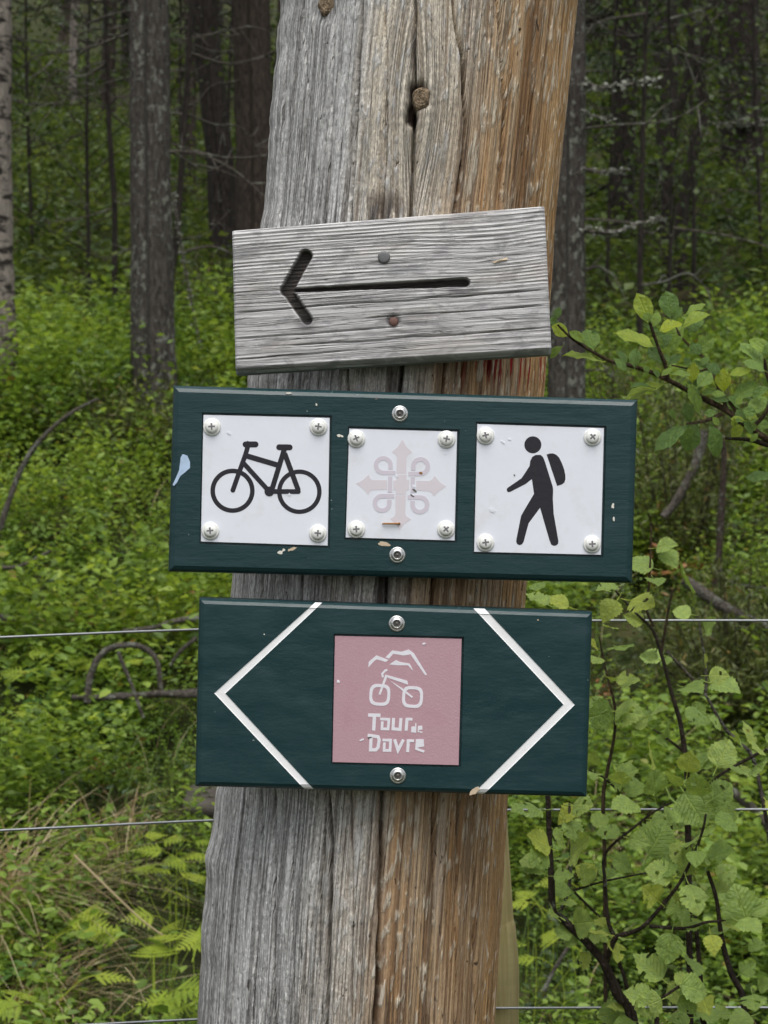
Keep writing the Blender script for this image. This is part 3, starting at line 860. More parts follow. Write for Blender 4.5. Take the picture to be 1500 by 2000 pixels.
# symbol board
SC = [(337, 752), (1247, 780), (1236, 1140), (327, 1117)]
Q_bike = np.array([(397, 810), (644, 816), (640, 1066), (392, 1058)], float)
Q_knot = np.array([(682, 837), (893, 843), (888, 1056), (675, 1050)], float)
Q_walk = np.array([(932, 828), (1180, 836), (1174, 1084), (926, 1078)], float)
def pocket(q): return inset(q, -2.2, -4.5, -4.5, -4.0)
sym = thing('symbol_sign', P(787, 1130, YB + .028), 'dark green painted board with three white square symbol plates, middle of the three signs', 'sign')
painted_board(sym, SC, 13, .028, [pocket(Q_bike), pocket(Q_knot), pocket(Q_walk)], [], M['green'], None)
p1 = plate(sym, Q_bike, M['plate']); p1['label'] = 'white plate with black bicycle symbol'
p2 = plate(sym, Q_knot, M['plate']); p2['label'] = 'white plate with faded pink looped cross emblem'
p3 = plate(sym, Q_walk, M['plate']); p3['label'] = 'white plate with black hiker symbol'
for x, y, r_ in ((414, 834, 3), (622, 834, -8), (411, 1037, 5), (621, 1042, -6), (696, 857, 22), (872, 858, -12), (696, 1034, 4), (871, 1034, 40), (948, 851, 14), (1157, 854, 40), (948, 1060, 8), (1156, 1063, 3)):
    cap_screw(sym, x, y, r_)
socket_screw(sym, 781, 808); socket_screw(sym, 776, 1084)
k = Ink((310, 730), 3.125)
k.annulus((450, 714), 135, 107); k.annulus((858, 720), 136, 109)
k.stroke([(530, 431), (590, 431)], 37, True)
k.stroke([(552, 413), (530, 490), (452, 711)], 29)
k.poly([(540, 413), (575, 413), (570, 440), (535, 440)])
k.circle((452, 711), 14.5)
k.stroke([(533, 500), (735, 560)], 33); k.stroke([(517, 545), (672, 716)], 29)
k.stroke([(768, 455), (690, 708)], 31); k.stroke([(735, 448), (799, 449)], 36, True)
k.stroke([(768, 485), (852, 712)], 31); k.stroke([(675, 718), (852, 719)], 29, True); k.circle((675, 718), 30)
k.done('bicycle_symbol', M['ink'], p1)
k = Ink((790, 750), 3.125)
k.circle((784, 371), 52)
k.poly([(800, 433), (830, 432), (846, 445), (857, 472), (905, 625), (908, 645), (906, 700), (911, 790), (940, 958), (938, 976), (926, 986), (910, 988), (896, 980), (886, 955), (828, 755), (758, 850), (728, 962), (718, 978), (703, 984), (688, 977), (682, 962), (684, 945), (712, 805), (727, 778), (791, 670), (778, 580), (740, 610), (647, 658), (634, 660), (625, 652), (625, 640), (632, 632), (715, 575), (764, 500), (768, 470), (780, 445)])
k.poly([(868, 430), (885, 424), (908, 423), (928, 432), (945, 450), (960, 480), (975, 520), (982, 555), (983, 580), (977, 600), (962, 613), (932, 622)])
k.done('hiker_symbol', M['ink'], p3)
k = Ink((650, 810), 5.5556)
k.poly([(755, 268), (800, 345), (860, 408), (820, 432), (800, 465), (798, 640), (690, 640), (695, 460), (680, 430), (640, 405), (710, 345)])
k.poly([(680, 870), (795, 872), (785, 1070), (800, 1105), (850, 1135), (780, 1185), (727, 1250), (685, 1185), (620, 1130), (665, 1105), (680, 1070)])
k.poly([(250, 748), (330, 705), (388, 650), (405, 690), (430, 708), (590, 710), (590, 812), (430, 818), (400, 835), (385, 865), (325, 800)])
k.poly([(1232, 778), (1160, 730), (1105, 662), (1080, 700), (1050, 718), (905, 716), (905, 820), (1045, 830), (1075, 850), (1095, 885), (1150, 830)])
k.poly([(658, 715), (690, 712), (694, 650), (800, 650), (800, 705), (828, 705), (828, 815), (795, 820), (793, 862), (684, 862), (686, 818), (655, 815)])
k.done('cross_emblem', M['pink_a'], p2)
k2 = Ink((650, 810), 5.5556); k2.k = 7
def loop(cx_, cy_, sx, sy):
    a = np.linspace(0, 1.5 * np.pi, 26)
    pts = [(cx_ + sx * 79, cy_ + sy * 42)] + [(cx_ + sx * 79 * math.cos(q), cy_ - sy * 79 * math.sin(q)) for q in a] + [(cx_ + sx * 132, cy_ + sy * 79)]
    if sx * sy > 0: pts = pts
    k2.stroke(pts, 48)
loop(548, 550, 1, 1); loop(952, 561, -1, 1); loop(535, 960, 1, -1); loop(945, 975, -1, -1)
k2.stroke([(624, 668), (620, 842)], 46); k2.stroke([(868, 675), (866, 845)], 44)
k2.done('looped_emblem', M['pink_b'], p2)
mb = MB(); pts = smooth_path([P(747, 1023, YB - .0002), P(752, 1022.7, YB - .0007), P(775, 1022.7, YB - .0007), P(781, 1022.4, YB + .0003)], 4)
mb.tube(pts, np.linspace(.0006, .0009, len(pts)), 8); mb.build('staple', M['rusty'], sym)
# bruises and chips
chip(sym, [(353, 893), (357, 887), (366, 890), (371, 902), (371, 914), (362, 922), (352, 930), (346, 942), (340, 949), (337, 947), (345, 930), (350, 918)], M['chip_blue'])
chip(sym, blob(547, 1079, 6, 4, 4), M['chip_white']); chip(sym, blob(571, 1072, 9, 3, 9, rot=-.5), M['chip_wood']); chip(sym, blob(554, 1074, 3, 3, 6), M['chip_white'])
chip(sym, blob(749, 1062, 12, 4, 12, rot=.2), M['chip_wood']); chip(sym, blob(662, 851, 4, 3, 17), M['chip_white']); chip(sym, blob(668, 852, 3, 2, 18), M['chip_white'])
chip(sym, blob(564, 768, 6, 2, 5), M['chip_white']); chip(sym, blob(1197, 988, 2.5, 5, 8), M['chip_white']); chip(sym, blob(1199, 1014, 2, 4, 11), M['chip_white'])
chip(sym, blob(618, 790, 1.6, 2.6, 21), M['chip_white']); chip(sym, blob(735, 779, 3, 2, 22), M['steel_dark'])
for q, (x, y, a_, b_) in enumerate(((447, 846, 5, 2), (983, 864, 5, 2), (995, 858, 3, 2), (962, 997, 6, 4), (565, 966, 3, 3), (808, 949, 4, 2), (810, 958, 5, 2), (805, 968, 4, 1.6), (870, 886, 2, 1.5), (822, 924, 3, 2.5), (775, 930, 3, 1.5), (1005, 928, 1.5, 1.5))):
    w = xz(blob(x, y, a_, b_, 30 + q, rot=.6), YB); mb = MB(); mb.prism(w, YB + .0011, YB + .00055)
    par = p1 if x < 660 else (p2 if x < 900 else p3)
    mb.build('dent', M['steel_dark'] if q in (6, 7, 11) else (M['rusty'] if q == 9 else M['plate']), par, False)

# route board
RC = [(388, 1168), (1158, 1195), (1147, 1558), (380, 1537)]
Q_tour = np.array([(654, 1242), (902, 1248), (896, 1495), (649, 1489)], float)
chevL = dict(o=[(603, 1188), (418.5, 1354), (590.5, 1537)], i=[(616, 1189.5), (440, 1354.5), (609, 1537.5)], te=[(612, 1176), (626, 1177)], be=[(598, 1545), (617, 1545.5)])
chevR = dict(o=[(957, 1200), (1122.5, 1376.5), (950.5, 1546)], i=[(935, 1199), (1100.5, 1376), (929.5, 1545)], te=[(950, 1189), (926, 1188)], be=[(942, 1552), (915, 1552)])
route = thing('route_sign', P(768, 1550, YB + .028), 'glossy dark green board with white chevrons and dusty pink plate, lowest of three signs', 'sign')
ins_r = inset(RC, 11, 11, 11, 11)
def clip_line(p, q, top):
    a, b = (ins_r[0], ins_r[1]) if top else (ins_r[3], ins_r[2])
    p = np.array(p, float); q = np.array(q, float); d = q - p; e = b - a
    den = d[0] * e[1] - d[1] * e[0]
    t_ = ((a[0] - p[0]) * e[1] - (a[1] - p[1]) * e[0]) / den
    return p + d * t_
gro = []
for ch in (chevL, chevR):
    for s in ('o', 'i'):
        a, m_, b = ch[s]
        ch[s] = [clip_line(m_, a, True), np.array(m_, float), clip_line(m_, b, False)]
    gro.append(np.array(ch['o'] + ch['i'][::-1]))
painted_board(route, RC, 11, .028, [pocket(Q_tour)], gro, M['green_gloss'], None)
for nm, ch in (('L', chevL), ('R', chevR)):
    mb = MB()
    o_, i_ = np.array(ch['o']), np.array(ch['i'])
    rows = []
    for f, d in ((0, 0), (.12, .0003), (.5, .00035), (.88, .0003), (1, 0)):
        w = xz(o_ * (1 - f) + i_ * f, YB); rows.append(np.column_stack([w[:, 0], np.full(3, YB + d), w[:, 1]]))
    V = np.vstack(rows)
    F = [[r_ * 3 + q, r_ * 3 + q + 1, (r_ + 1) * 3 + q + 1, (r_ + 1) * 3 + q] for r_ in range(4) for q in range(2)]
    mb.add(V, F)
    e = 11 * K * YB                                                   # the groove runs out over the rounded edge
    for q, top in ((0, True), (2, False)):
        dirv = -1 if top else 1
        prev = None
        for fr, yy in ((0, 0), (.55, .28), (.88, .72)):
            oo = o_[q] + (o_[q] - o_[1]) / abs(o_[q][1] - o_[1][1]) * fr * 11; ii = i_[q] + (i_[q] - i_[1]) / abs(i_[q][1] - i_[1][1]) * fr * 11
            w = xz([oo, ii], YB); cur = np.column_stack([w[:, 0], [YB + e * yy - .0003] * 2, w[:, 1]])
            if prev is not None: mb.add(np.vstack([prev, cur]), [[0, 1, 3, 2]])
            prev = cur
    mb.build('chevron_groove', M['white_paint'], route, False)
tp = plate(route, Q_tour, M['mauve']); tp['label'] = 'dusty pink plate with white logo and lettering'
socket_screw(route, 775, 1218); socket_screw(route, 777, 1515)
k = Ink((630, 1220), 5)
k.poly([(447, 418), (450, 365), (525, 300), (645, 345), (617, 365), (530, 340), (505, 355)])
k.poly([(615, 320), (680, 252), (770, 265), (840, 243), (893, 280), (1022, 492), (1000, 492), (858, 290), (795, 303), (690, 285), (650, 333)])
k.poly([(652, 390), (715, 347), (760, 365), (850, 380), (888, 452), (868, 435), (835, 397), (740, 398)])
k.done('mountain_motif', M['mauve_edge'], tp)
k = Ink((630, 1220), 5); k.k = 4
k.stroke([(633, 443), (612, 448), (582, 482), (590, 515)], 20)
k.poly([(614, 488), (636, 500), (566, 685), (546, 682)]); k.poly([(612, 488), (828, 548), (836, 588), (640, 520)])
k.poly([(650, 542), (790, 628), (884, 705), (872, 718), (780, 645)])
def rsq(cx_, cy_, hx, hy, p=4.0, ang=.06):
    a = np.linspace(0, 2 * np.pi, 48, endpoint=False)
    c_, s_ = np.cos(a), np.sin(a)
    x = hx * np.sign(c_) * np.abs(c_) ** (2 / p); y = hy * np.sign(s_) * np.abs(s_) ** (2 / p)
    return np.column_stack([cx_ + x * math.cos(ang) - y * math.sin(ang), cy_ + x * math.sin(ang) + y * math.cos(ang)])
k.ring(rsq(559, 687, 102, 106, 3.2), rsq(559, 687, 73, 76, 3.2)); k.ring(rsq(879, 708, 102, 106, 3.2), rsq(879, 708, 73, 76, 3.2))
k.done('bicycle_motif', M['mauve_edge'], tp)
k = Ink((630, 1220), 5); k.k = 1
S = k.stroke
S([(445, 883), (566, 886)], 33); S([(506, 895), (499, 1035)], 33)
S([(562, 922), (648, 926), (640, 1020), (580, 1018), (584, 946)], 26)
S([(694, 912), (688, 1018), (757, 1024), (766, 914)], 30)
S([(826, 912), (816, 1037)], 30); S([(826, 922), (878, 926)], 26)
S([(911, 963), (909, 1050), (871, 1047), (873, 1003), (905, 1002)], 12)
S([(938, 1026), (970, 1021), (968, 993), (936, 996), (934, 1046), (976, 1053)], 11)
S([(440, 1081), (542, 1096), (553, 1125), (542, 1200), (520, 1224), (468, 1224), (474, 1106)], 31)
S([(585, 1128), (664, 1130), (659, 1230), (601, 1230), (604, 1152)], 26)
S([(704, 1122), (737, 1228), (790, 1124)], 30)
S([(838, 1122), (831, 1246)], 30); S([(838, 1134), (893, 1136)], 26)
S([(925, 1192), (981, 1182), (977, 1131), (922, 1131), (916, 1214), (994, 1242)], 22)
k.done('lettering', M['mauve_edge'], tp)
chip(route, blob(927, 1545, 12, 5, 44, rot=-.6), M['chip_wood'], .0006); chip(route, blob(516, 1239, 1.3, 1.3, 3), M['chip_white']); chip(route, blob(1051, 1211, 2, 1.3, 31), M['chip_wood'])
for q, (x, y, a_, b_) in enumerate(((707, 1445, 5, 2.5), (722, 1441, 4, 1.5), (828, 1257, 4, 2), (661, 1331, 3, 3))):
    w = xz(blob(x, y, a_, b_, 70 + q, rot=-.3), YB); mb = MB(); mb.prism(w, YB + .0011, YB + .0006)
    mb.build('dent', M['steel_dark'] if q == 1 else M['mauve_edge'], tp, False)

# ------------------------------------------------------------------ wire fence
FY = 2.32
fx_, fz_ = P(1000, 1000, FY)[0], 0
fence = thing('wire_fence', (P(985, 1000, FY)[0], FY, 0), 'wire fence on a pale greenish treated post just behind the log', 'fence')
mb = MB()
pts = smooth_path([P(1022, 3460, FY), P(975, 2000, FY), P(962, 1780, FY), P(950, 1560, FY), P(940, 1150, FY)], 40)
pr = .021 + .0008 * np.sin(pts[:, 2] * 14); pr = pr + .0022 * np.exp(-((pts[:, 2] - P(0, 1900, FY)[2]) / .04) ** 2)
mb.tube(pts, pr, 28)
mb.build('fence_post', M['treated'], fence)
def wire(pyl, pyr, name='wire'):
    yl, yr = FY - .03, FY - .03
    a = P(955, pyr + 1, FY - .024)
    lft = [P(-900, pyl + 42, FY - .32), P(0, pyl, FY - .18), P(420, (pyl * .56 + pyr * .44) - 2, FY - .11), a]
    rgt = [a, P(1500, pyr, FY - .02), P(2600, pyr + 4, FY)]
    pts = np.vstack([smooth_path(lft, 8)[:-1], smooth_path(rgt, 8)])
    mb = MB(); mb.tube(pts, .0013, 8); mb.build(name, M['wire'], fence)
    mb = MB(); s = a + np.array([0, -.003, 0])
    mb.tube(smooth_path([s + [-.004, .004, .008], s + [0, -.001, 0.004], s + [0.001, -.001, -.004], s + [.004, .004, -.008]], 4), .0012, 6)
    mb.build('staple', M['wire'], fence)
wire(1245, 1212); wire(1622, 1581); wire(2010, 1968)

# ------------------------------------------------------------------ leaves and twigs near the post
def leaf_mesh(name, outline, nrow, fold, curl, mat, wav=0, petiole=.0, seed=0, serr=0, holes=()):
    """leaf with midrib along +Y (length 1), outline gives half width along the length"""
    ts = np.linspace(0, 1, nrow)
    hw = np.interp(ts, [o[0] for o in outline], [o[1] for o in outline])
    mb = MB(); rows = []
    cols = np.array([-1, -.5, 0, .5, 1])
    for q, (t_, w_) in enumerate(zip(ts, hw)):
        for c_ in cols:
            ed = abs(c_) == 1
            x = c_ * w_ * (1 + (serr * (1 if q % 2 else -1) if ed else 0))
            y = t_ - (serr * .35 * (0 if q % 2 else 1) if ed else 0) * .4
            z = fold * abs(c_) * w_ - curl * (t_ - .3) ** 2 + wav * math.sin(t_ * 13 + seed + (2 if c_ > 0 else 0)) * abs(c_) ** 2
            z += .012 * math.sin(t_ * 40 + abs(c_) * 9)
            rows.append((x, y, z))
    F = []
    for q in range(nrow - 1):
        for c_ in range(4):
            if (q, c_) in holes: continue
            F.append([q * 5 + c_, q * 5 + c_ + 1, (q + 1) * 5 + c_ + 1, (q + 1) * 5 + c_])
    mb.add(rows, F)
    if petiole:
        pp_ = smooth_path([(0, .02, 0), (0, -petiole * .5, -.02), (0, -petiole, 0.03)], 3)
        mb.tube(pp_, .017, 5)
    o = mb.build(name, mat, None)
    me = o.data; bpy.data.objects.remove(o)
    return me
birch_out = [(0, .06), (.05, .24), (.15, .40), (.3, .47), (.45, .45), (.6, .37), (.75, .26), (.88, .13), (.96, .05), (1, .004)]
birch_rnd = [(0, .05), (.05, .25), (.15, .43), (.35, .50), (.55, .47), (.72, .36), (.87, .20), (.96, .07), (1, .004)]
will_out = [(0, .02), (.1, .10), (.3, .24), (.5, .31), (.68, .29), (.83, .20), (.94, .08), (1, .004)]
BL = [leaf_mesh('birch_leaf_a', birch_out, 17, .18, .25, M['birch'], .02, .38, 1, .075),
      leaf_mesh('birch_leaf_b', birch_rnd, 17, .08, .12, M['birch'], .03, .35, 2, .07),
      leaf_mesh('birch_leaf_c', birch_rnd, 17, -.10, .30, M['birch'], .03, .40, 3, .075, ((8, 1), (9, 1), (5, 3))),
      leaf_mesh('birch_leaf_d', birch_out, 17, .30, -.15, M['birch'], .04, .36, 4, .07, ((6, 0), (7, 0), (10, 3)))]
WL = [leaf_mesh('willow_leaf_a', will_out, 13, .35, .35, M['willow'], .01, .14, 1, .012),
      leaf_mesh('willow_leaf_b', will_out, 13, .12, .20, M['willow'], .03, .14, 2, .012),
      leaf_mesh('willow_leaf_c', will_out, 13, -.15, .45, M['willow'], .02, .14, 3, .012)]

def place_leaf(me, base, direction, normal, length, width, parent, name='leaf'):
    """leaf from base along direction, its face turned to normal"""
    d = Vector(direction).normalized(); n = Vector(normal); n = (n - d * n.dot(d)).normalized()
    s = d.cross(n)
    from mathutils import Matrix
    m = Matrix((( s.x * width, d.x * length, n.x * length, base[0]), (s.y * width, d.y * length, n.y * length, base[1]), (s.z * width, d.z * length, n.z * length, base[2]), (0, 0, 0, 1)))
    o = bpy.data.objects.new(name, me); COL.objects.link(o)
    o.parent = parent
    o.matrix_parent_inverse = parent.matrix_world.inverted()
    o.matrix_basis = m
    return o

def twig(parent, pts, r0, r1, mat, name='branch', sides=8):
    pts = smooth_path(pts, 5)
    mb = MB(); mb.tube(pts, np.linspace(r0, r1, len(pts)), sides, wob=.12, seed=int(abs(pts[0][0]) * 999))
    L_ = np.concatenate([[0], np.cumsum(np.linalg.norm(np.diff(pts, axis=0), axis=1))])
    V = np.vstack(mb.v)
    gr_ = np.column_stack([V[:, 0] + V[:, 1], V[:, 2] * 1.0 + V[:, 0] * .3, V[:, 1]])
    mb.build(name, mat, parent, True, {'gr': gr_})
    return pts

# --- birch shrub, lower right
def c6(x, y): return (980 + x / 2.885, 1050 + y / 2.885)
def c7(x, y): return (980 + x / 2.885, 1500 + y / 2.885)
BY = 2.14
bx, bz = P(1245, 2000, BY)[0], 0
shrub = thing('birch_shrub', (bx, BY, float(terr(bx, BY))), 'young birch shrub with round serrated leaves and dark crooked stems right of the log', 'shrub')
nodes = []
def stem(conv, pts, r0, r1, dy=0.0, mat='bark_twig', curve=0.0):
    n = len(pts)
    w = [P(*conv(*p), BY + dy + curve * q / n) for q, p in enumerate(pts)]
    sp = twig(shrub, w, r0 * .6, r1 * .7, M[mat])
    nodes.extend(list(sp))
    return sp
def c0(x, y): return (x, y)
gz = 1000 + (ZC - 0.0) / (K * BY)
stem(c0, [(1262, gz), (1258, 2300), (1236, 1999), (1209, 1947), (1188, 1899), (1174, 1871), (1139, 1833), (1098, 1795), (1080, 1777), (1077, 1708), (1073, 1640), (1070, 1555), (1066, 1480)], .0095, .0035)
stem(c7, [(590, 1090), (640, 960), (720, 930), (800, 890), (900, 780), (1000, 650), (1080, 490), (1130, 360), (1150, 260)], .0048, .0014, .0, curve=-.05)
stem(c7, [(640, 960), (600, 860), (583, 640), (585, 480), (750, 330), (870, 240), (1010, 170)], .0036, .0012, .01)
stem(c7, [(830, 890), (1020, 905), (1150, 870), (1240, 860), (1330, 830)], .003, .0012, -.03)
stem(c7, [(760, 1500), (720, 1320), (690, 1180), (640, 1040)], .005, .0022, .03)
stem(c0, [(1400, gz), (1440, 2200), (1455, 1975), (1427, 1899), (1410, 1833), (1399, 1756), (1382, 1701)], .007, .0024, .04)
stem(c0, [(1380, gz), (1378, 2200), (1372, 1975), (1361, 1829), (1358, 1777)], .006, .0028, .06)
stem(c0, [(1290, gz), (1284, 2150), (1281, 1985), (1285, 1957), (1327, 1926)], .005, .0016, -.05)
stem(c7, [(400, 690), (570, 640), (820, 590)], .0022, .0011, .04)
stem(c7, [(410, 700), (570, 860)], .0022, .0018, .04)
stem(c7, [(335, 800), (375, 690), (390, 500), (380, 200)], .0034, .0018, .03, 'dead_wood')
stem(c6, [(1045, 1350), (1020, 1130), (1000, 1020), (950, 850), (900, 660), (850, 520), (760, 430), (640, 300)], .0045, .0016, .10)
stem(c0, [(1370, gz), (1345, 1750), (1342, 1518), (1334, 1442)], .0055, .0042, .10)
stem(c6, [(900, 650), (920, 520), (955, 330), (975, 290)], .0026, .0013, .10, 'bark_brown')
stem(c6, [(858, 500), (815, 400), (830, 260), (842, 0), (838, -90)], .0026, .0011, .10, 'bark_brown')
stem(c0, [(1190, gz), (1182, 1850), (1178, 1580), (1184, 1518), (1198, 1449), (1202, 1390), (1191, 1338), (1178, 1286), (1171, 1244)], .004, .0012, .12, 'bark_brown')
stem(c6, [(1020, 1200), (900, 1110), (850, 1080)], .0024, .0012, .10)
stem(c6, [(1048, 1440), (1170, 1390), (1240, 1330), (1400, 1240), (1500, 1190), (1620, 1150)], .003, .002, .08)
stem(c6, [(1620, 3900), (1560, 2200), (1440, 1330), (1330, 1150), (1270, 1090), (1200, 980), (1150, 890), (1060, 780), (930, 640)], .0042, .0018, .26, 'dead_wood')
stem(c6, [(1150, 890), (1150, 740), (1125, 560), (1105, 440)], .0028, .0014, .26, 'dead_wood')
stem(c6, [(660, 1430), (570, 1350), (490, 1310)], .002, .0012, .05)
nodes_a = np.array(nodes)
L6 = [(790, 360, 75), (605, 415, 68), (590, 290, 62), (1040, 225, 85), (930, 45, 62), (950, 122, 62), (775, 150, 72), (870, 245, 58), (670, 610, 70), (615, 505, 46), (552, 1000, 82), (715, 985, 80), (780, 1032, 74), (880, 980, 75), (1078, 850, 84), (1265, 840, 86), (1225, 775, 52), (1108, 1003, 75), (930, 1080, 50), (1340, 1130, 76), (1250, 1210, 80), (1345, 1300, 92), (1055, 1262, 60), (840, 1215, 80), (855, 1368, 72), (960, 1350, 70), (660, 1360, 60), (750, 1412, 60), (1250, 1430, 70), (190, 350, 72), (195, 275, 46), (310, 360, 66), (530, 690, 50), (515, 1240, 50), (515, 1350, 46), (1440, 1190, 50), (1440, 1290, 70), (515, 600, 40), (515, 1090, 36), (720, 810, 60), (630, 790, 40), (1180, 400, 0)]
L7 = [(140, 225, 92), (210, 410, 82), (450, 205, 70), (415, 355, 72), (360, 268, 66), (450, 445, 100), (350, 612, 52), (465, 595, 62), (215, 500, 76), (460, 872, 76), (340, 685, 56), (290, 822, 66), (545, 290, 52), (690, 212, 82), (660, 60, 62), (860, 70, 76), (1100, 100, 72), (955, 165, 66), (1090, 235, 104), (880, 390, 104), (1100, 395, 104), (1225, 490, 100), (1270, 310, 70), (1280, 260, 65), (900, 590, 78), (830, 703, 74), (1088, 740, 84), (970, 700, 60), (1250, 690, 64), (1350, 770, 110), (1210, 915, 62), (1400, 890, 74), (1310, 880, 62), (820, 1120, 96), (940, 1022, 82), (1080, 1115, 86), (1090, 1245, 84), (960, 1272, 62), (760, 1285, 72), (825, 1335, 74), (1420, 1310, 72), (1200, 1395, 96), (1050, 1335, 60), (700, 965, 46), (600, 940, 52), (1000, 1405, 56), (690, 1430, 64), (1480, 1220, 44), (1040, 530, 66), (1130, 545, 72), (960, 270, 60), (500, 700, 0), (1040, 1200, 64), (1150, 1340, 70), (900, 1420, 60), (1340, 1420, 70), (1440, 1000, 50), (1280, 740, 60), (1190, 1000, 56), (1450, 780, 60), (740, 1390, 50), (1000, 470, 60), (1390, 1130, 50)]
lr = np.random.default_rng(11)
for lst, cv in ((L6, c6), (L7, c7)):
    for x, y, s in lst:
        if s == 0: continue
        px, py = cv(x, y)
        Yl = BY + lr.uniform(-.06, .06) + (.08 if cv is c6 and y < 1100 else 0)
        c_ = P(px, py, Yl)
        d = nodes_a - c_
        near = nodes_a[np.argmin(np.linalg.norm(d * [1, .5, 1], axis=1))]
        dr = c_ - near; dr[1] *= .4
        dr = dr / (np.linalg.norm(dr) + 1e-6) + lr.normal(0, .28, 3)
        dr[2] -= .15; dr /= np.linalg.norm(dr)
        ln = s * 1.12 / 2.885 * 2 * K * Yl * .98
        nrm = np.array([lr.normal(0, .45), -.75 + lr.normal(0, .3), .75 + lr.normal(0, .35)])
        place_leaf(BL[lr.integers(0, 4)], c_ - dr * ln * .5, dr, nrm, ln, ln * lr.uniform(.92, 1.08), shrub)

for q in range(70):                                                    # younger leaves along the twigs
    k_ = nodes_a[lr.integers(0, len(nodes_a))]
    if k_[2] < 1.4 - 1050 * K * BY or k_[2] > 1.4 - 120 * K * BY: continue
    dr = lr.normal(0, 1, 3) * [1, .6, .6]; dr /= np.linalg.norm(dr)
    ln = lr.uniform(.016, .030)
    place_leaf(BL[lr.integers(0, 4)], k_ + dr * ln * .36, dr, (lr.normal(0, .45), -.7 + lr.normal(0, .3), .8), ln, ln * lr.uniform(.9, 1.08), shrub)

# --- willow branch, right
def c5(x, y): return (1050 + x / 3.3333, 550 + y / 3.3333)
WY = 2.0
wx0 = P(1640, 1500, WY)[0]
wil = thing('willow_shrub', (wx0, WY, float(terr(wx0, WY))), 'leafy willow branch with smooth oval leaves reaching in from the right edge', 'shrub')
gzw = 1000 + ZC / (K * WY)
def wstem(pts, r0, r1, mat='bark_brown', dy=0, conv=c5):
    return twig(wil, [P(*conv(*p), WY + dy * q / max(1, len(pts) - 1)) for q, p in enumerate(pts)], r0, r1, M[mat])
twig(wil, [P(1680, gzw, WY), P(1660, 2200, WY), P(1620, 1400, WY), P(1590, 950, WY), P(1600, 500, WY), P(1640, 100, WY)], .016, .006, M['bark_twig'], 'trunk', 10)
wstem([(1840, 1260), (1640, 1110), (1500, 1030), (1350, 930), (1230, 840), (1100, 770), (960, 700), (850, 640), (740, 590), (600, 545), (480, 520), (380, 470), (280, 410), (200, 350), (130, 280)], .0036, .0009)
wstem([(850, 640), (830, 540), (790, 440), (735, 280), (725, 230)], .0022, .0010, dy=-.02)
wstem([(1200, 860), (1100, 905), (970, 925)], .0022, .001, dy=-.02)
wstem([(1230, 840), (1180, 640), (1100, 515), (960, 390), (900, 300)], .002, .0009, dy=.03)
wstem([(1240, 850), (1130, 590), (1050, 580), (870, 545)], .0016, .0008, dy=.02)
wstem([(1820, 1240), (1640, 1080), (1500, 1062), (1380, 1030), (1220, 1020)], .004, .0013, 'bark_twig', .03)
wstem([(1350, 930), (1260, 800), (1200, 700)], .0018, .001)
wstem([(1690, 960), (1560, 760), (1490, 590), (1480, 480)], .003, .0012)
wstem([(1400, 950), (1480, 860), (1560, 700)], .002, .0012)
wstem([(1760, 1440), (1620, 1330), (1500, 1285)], .0025, .0012)
WLV = [((730, 270), (648, 75), 110), ((865, 235), (840, 62), 150), ((970, 210), (1095, 130), 52), ((940, 300), (1105, 195), 84), ((790, 335), (945, 250), 90), ((770, 430), (508, 305), 105), ((880, 245), (935, 165), 60), ((975, 330), (1065, 245), 64), ((700, 290), (790, 312), 48), ((950, 290), (825, 460), 112), ((810, 525), (725, 420), 84), ((1020, 460), (1145, 362), 104), ((205, 350), (92, 290), 100), ((362, 440), (330, 300), 150), ((365, 350), (372, 305), 40), ((410, 515), (168, 460), 60), ((160, 420), (78, 492), 62), ((575, 545), (525, 440), 40), ((590, 535), (655, 488), 40), ((750, 690), (600, 670), 34), ((830, 660), (558, 752), 84), ((1170, 630), (1000, 498), 62), ((1210, 715), (1200, 572), 104), ((1240, 605), (1375, 555), 72), ((1490, 575), (1338, 368), 80), ((1510, 470), (1385, 365), 90), ((1485, 582), (1338, 512), 74), ((1060, 865), (980, 662), 95), ((975, 930), (738, 1062), 92), ((1040, 930), (950, 1096), 140), ((1130, 930), (1215, 1142), 92), ((1268, 775), (1438, 648), 112), ((1370, 875), (1482, 728), 92), ((1165, 850), (1085, 862), 56), ((895, 900), (868, 828), 40), ((1240, 805), (1148, 700), 72), ((1350, 905), (1258, 888), 52), ((1385, 920), (1420, 965), 60), ((1505, 690), (1395, 742), 66), ((1540, 1270), (1358, 1240), 90), ((1150, 700), (1068, 732), 52), ((112, 250), (140, 160), 56), ((120, 300), (90, 225), 44), ((870, 600), (1000, 600), 50), ((850, 540), (930, 470), 60), ((960, 545), (985, 490), 50), ((560, 540), (620, 500), 40), ((880, 560), (800, 600), 40), ((1400, 1000), (1350, 900), 44), ((1520, 620), (1480, 680), 70), ((1290, 800), (1330, 760), 52), ((1330, 830), (1420, 860), 70), ((720, 600), (700, 540), 40), ((1080, 520), (1180, 610), 56), ((1010, 400), (1060, 470), 84), ((900, 460), (960, 520), 60), ((505, 580), (500, 545), 24), ((575, 600), (560, 575), 26), ((1190, 600), (1140, 520), 40), ((1480, 480), (1540, 380), 80), ((1500, 760), (1560, 840), 80), ((740, 300), (790, 190), 60), ((730, 260), (700, 200), 70)]
wr_ = np.random.default_rng(77)
WTW = [((1500, 1030), (1100, 770)), ((1100, 770), (600, 545)), ((600, 545), (200, 350)), ((850, 640), (735, 280)), ((1230, 840), (960, 390)), ((1240, 850), (870, 545)), ((1350, 930), (1200, 700)), ((1560, 760), (1480, 480)), ((1400, 950), (1560, 700)), ((1200, 860), (970, 925))]
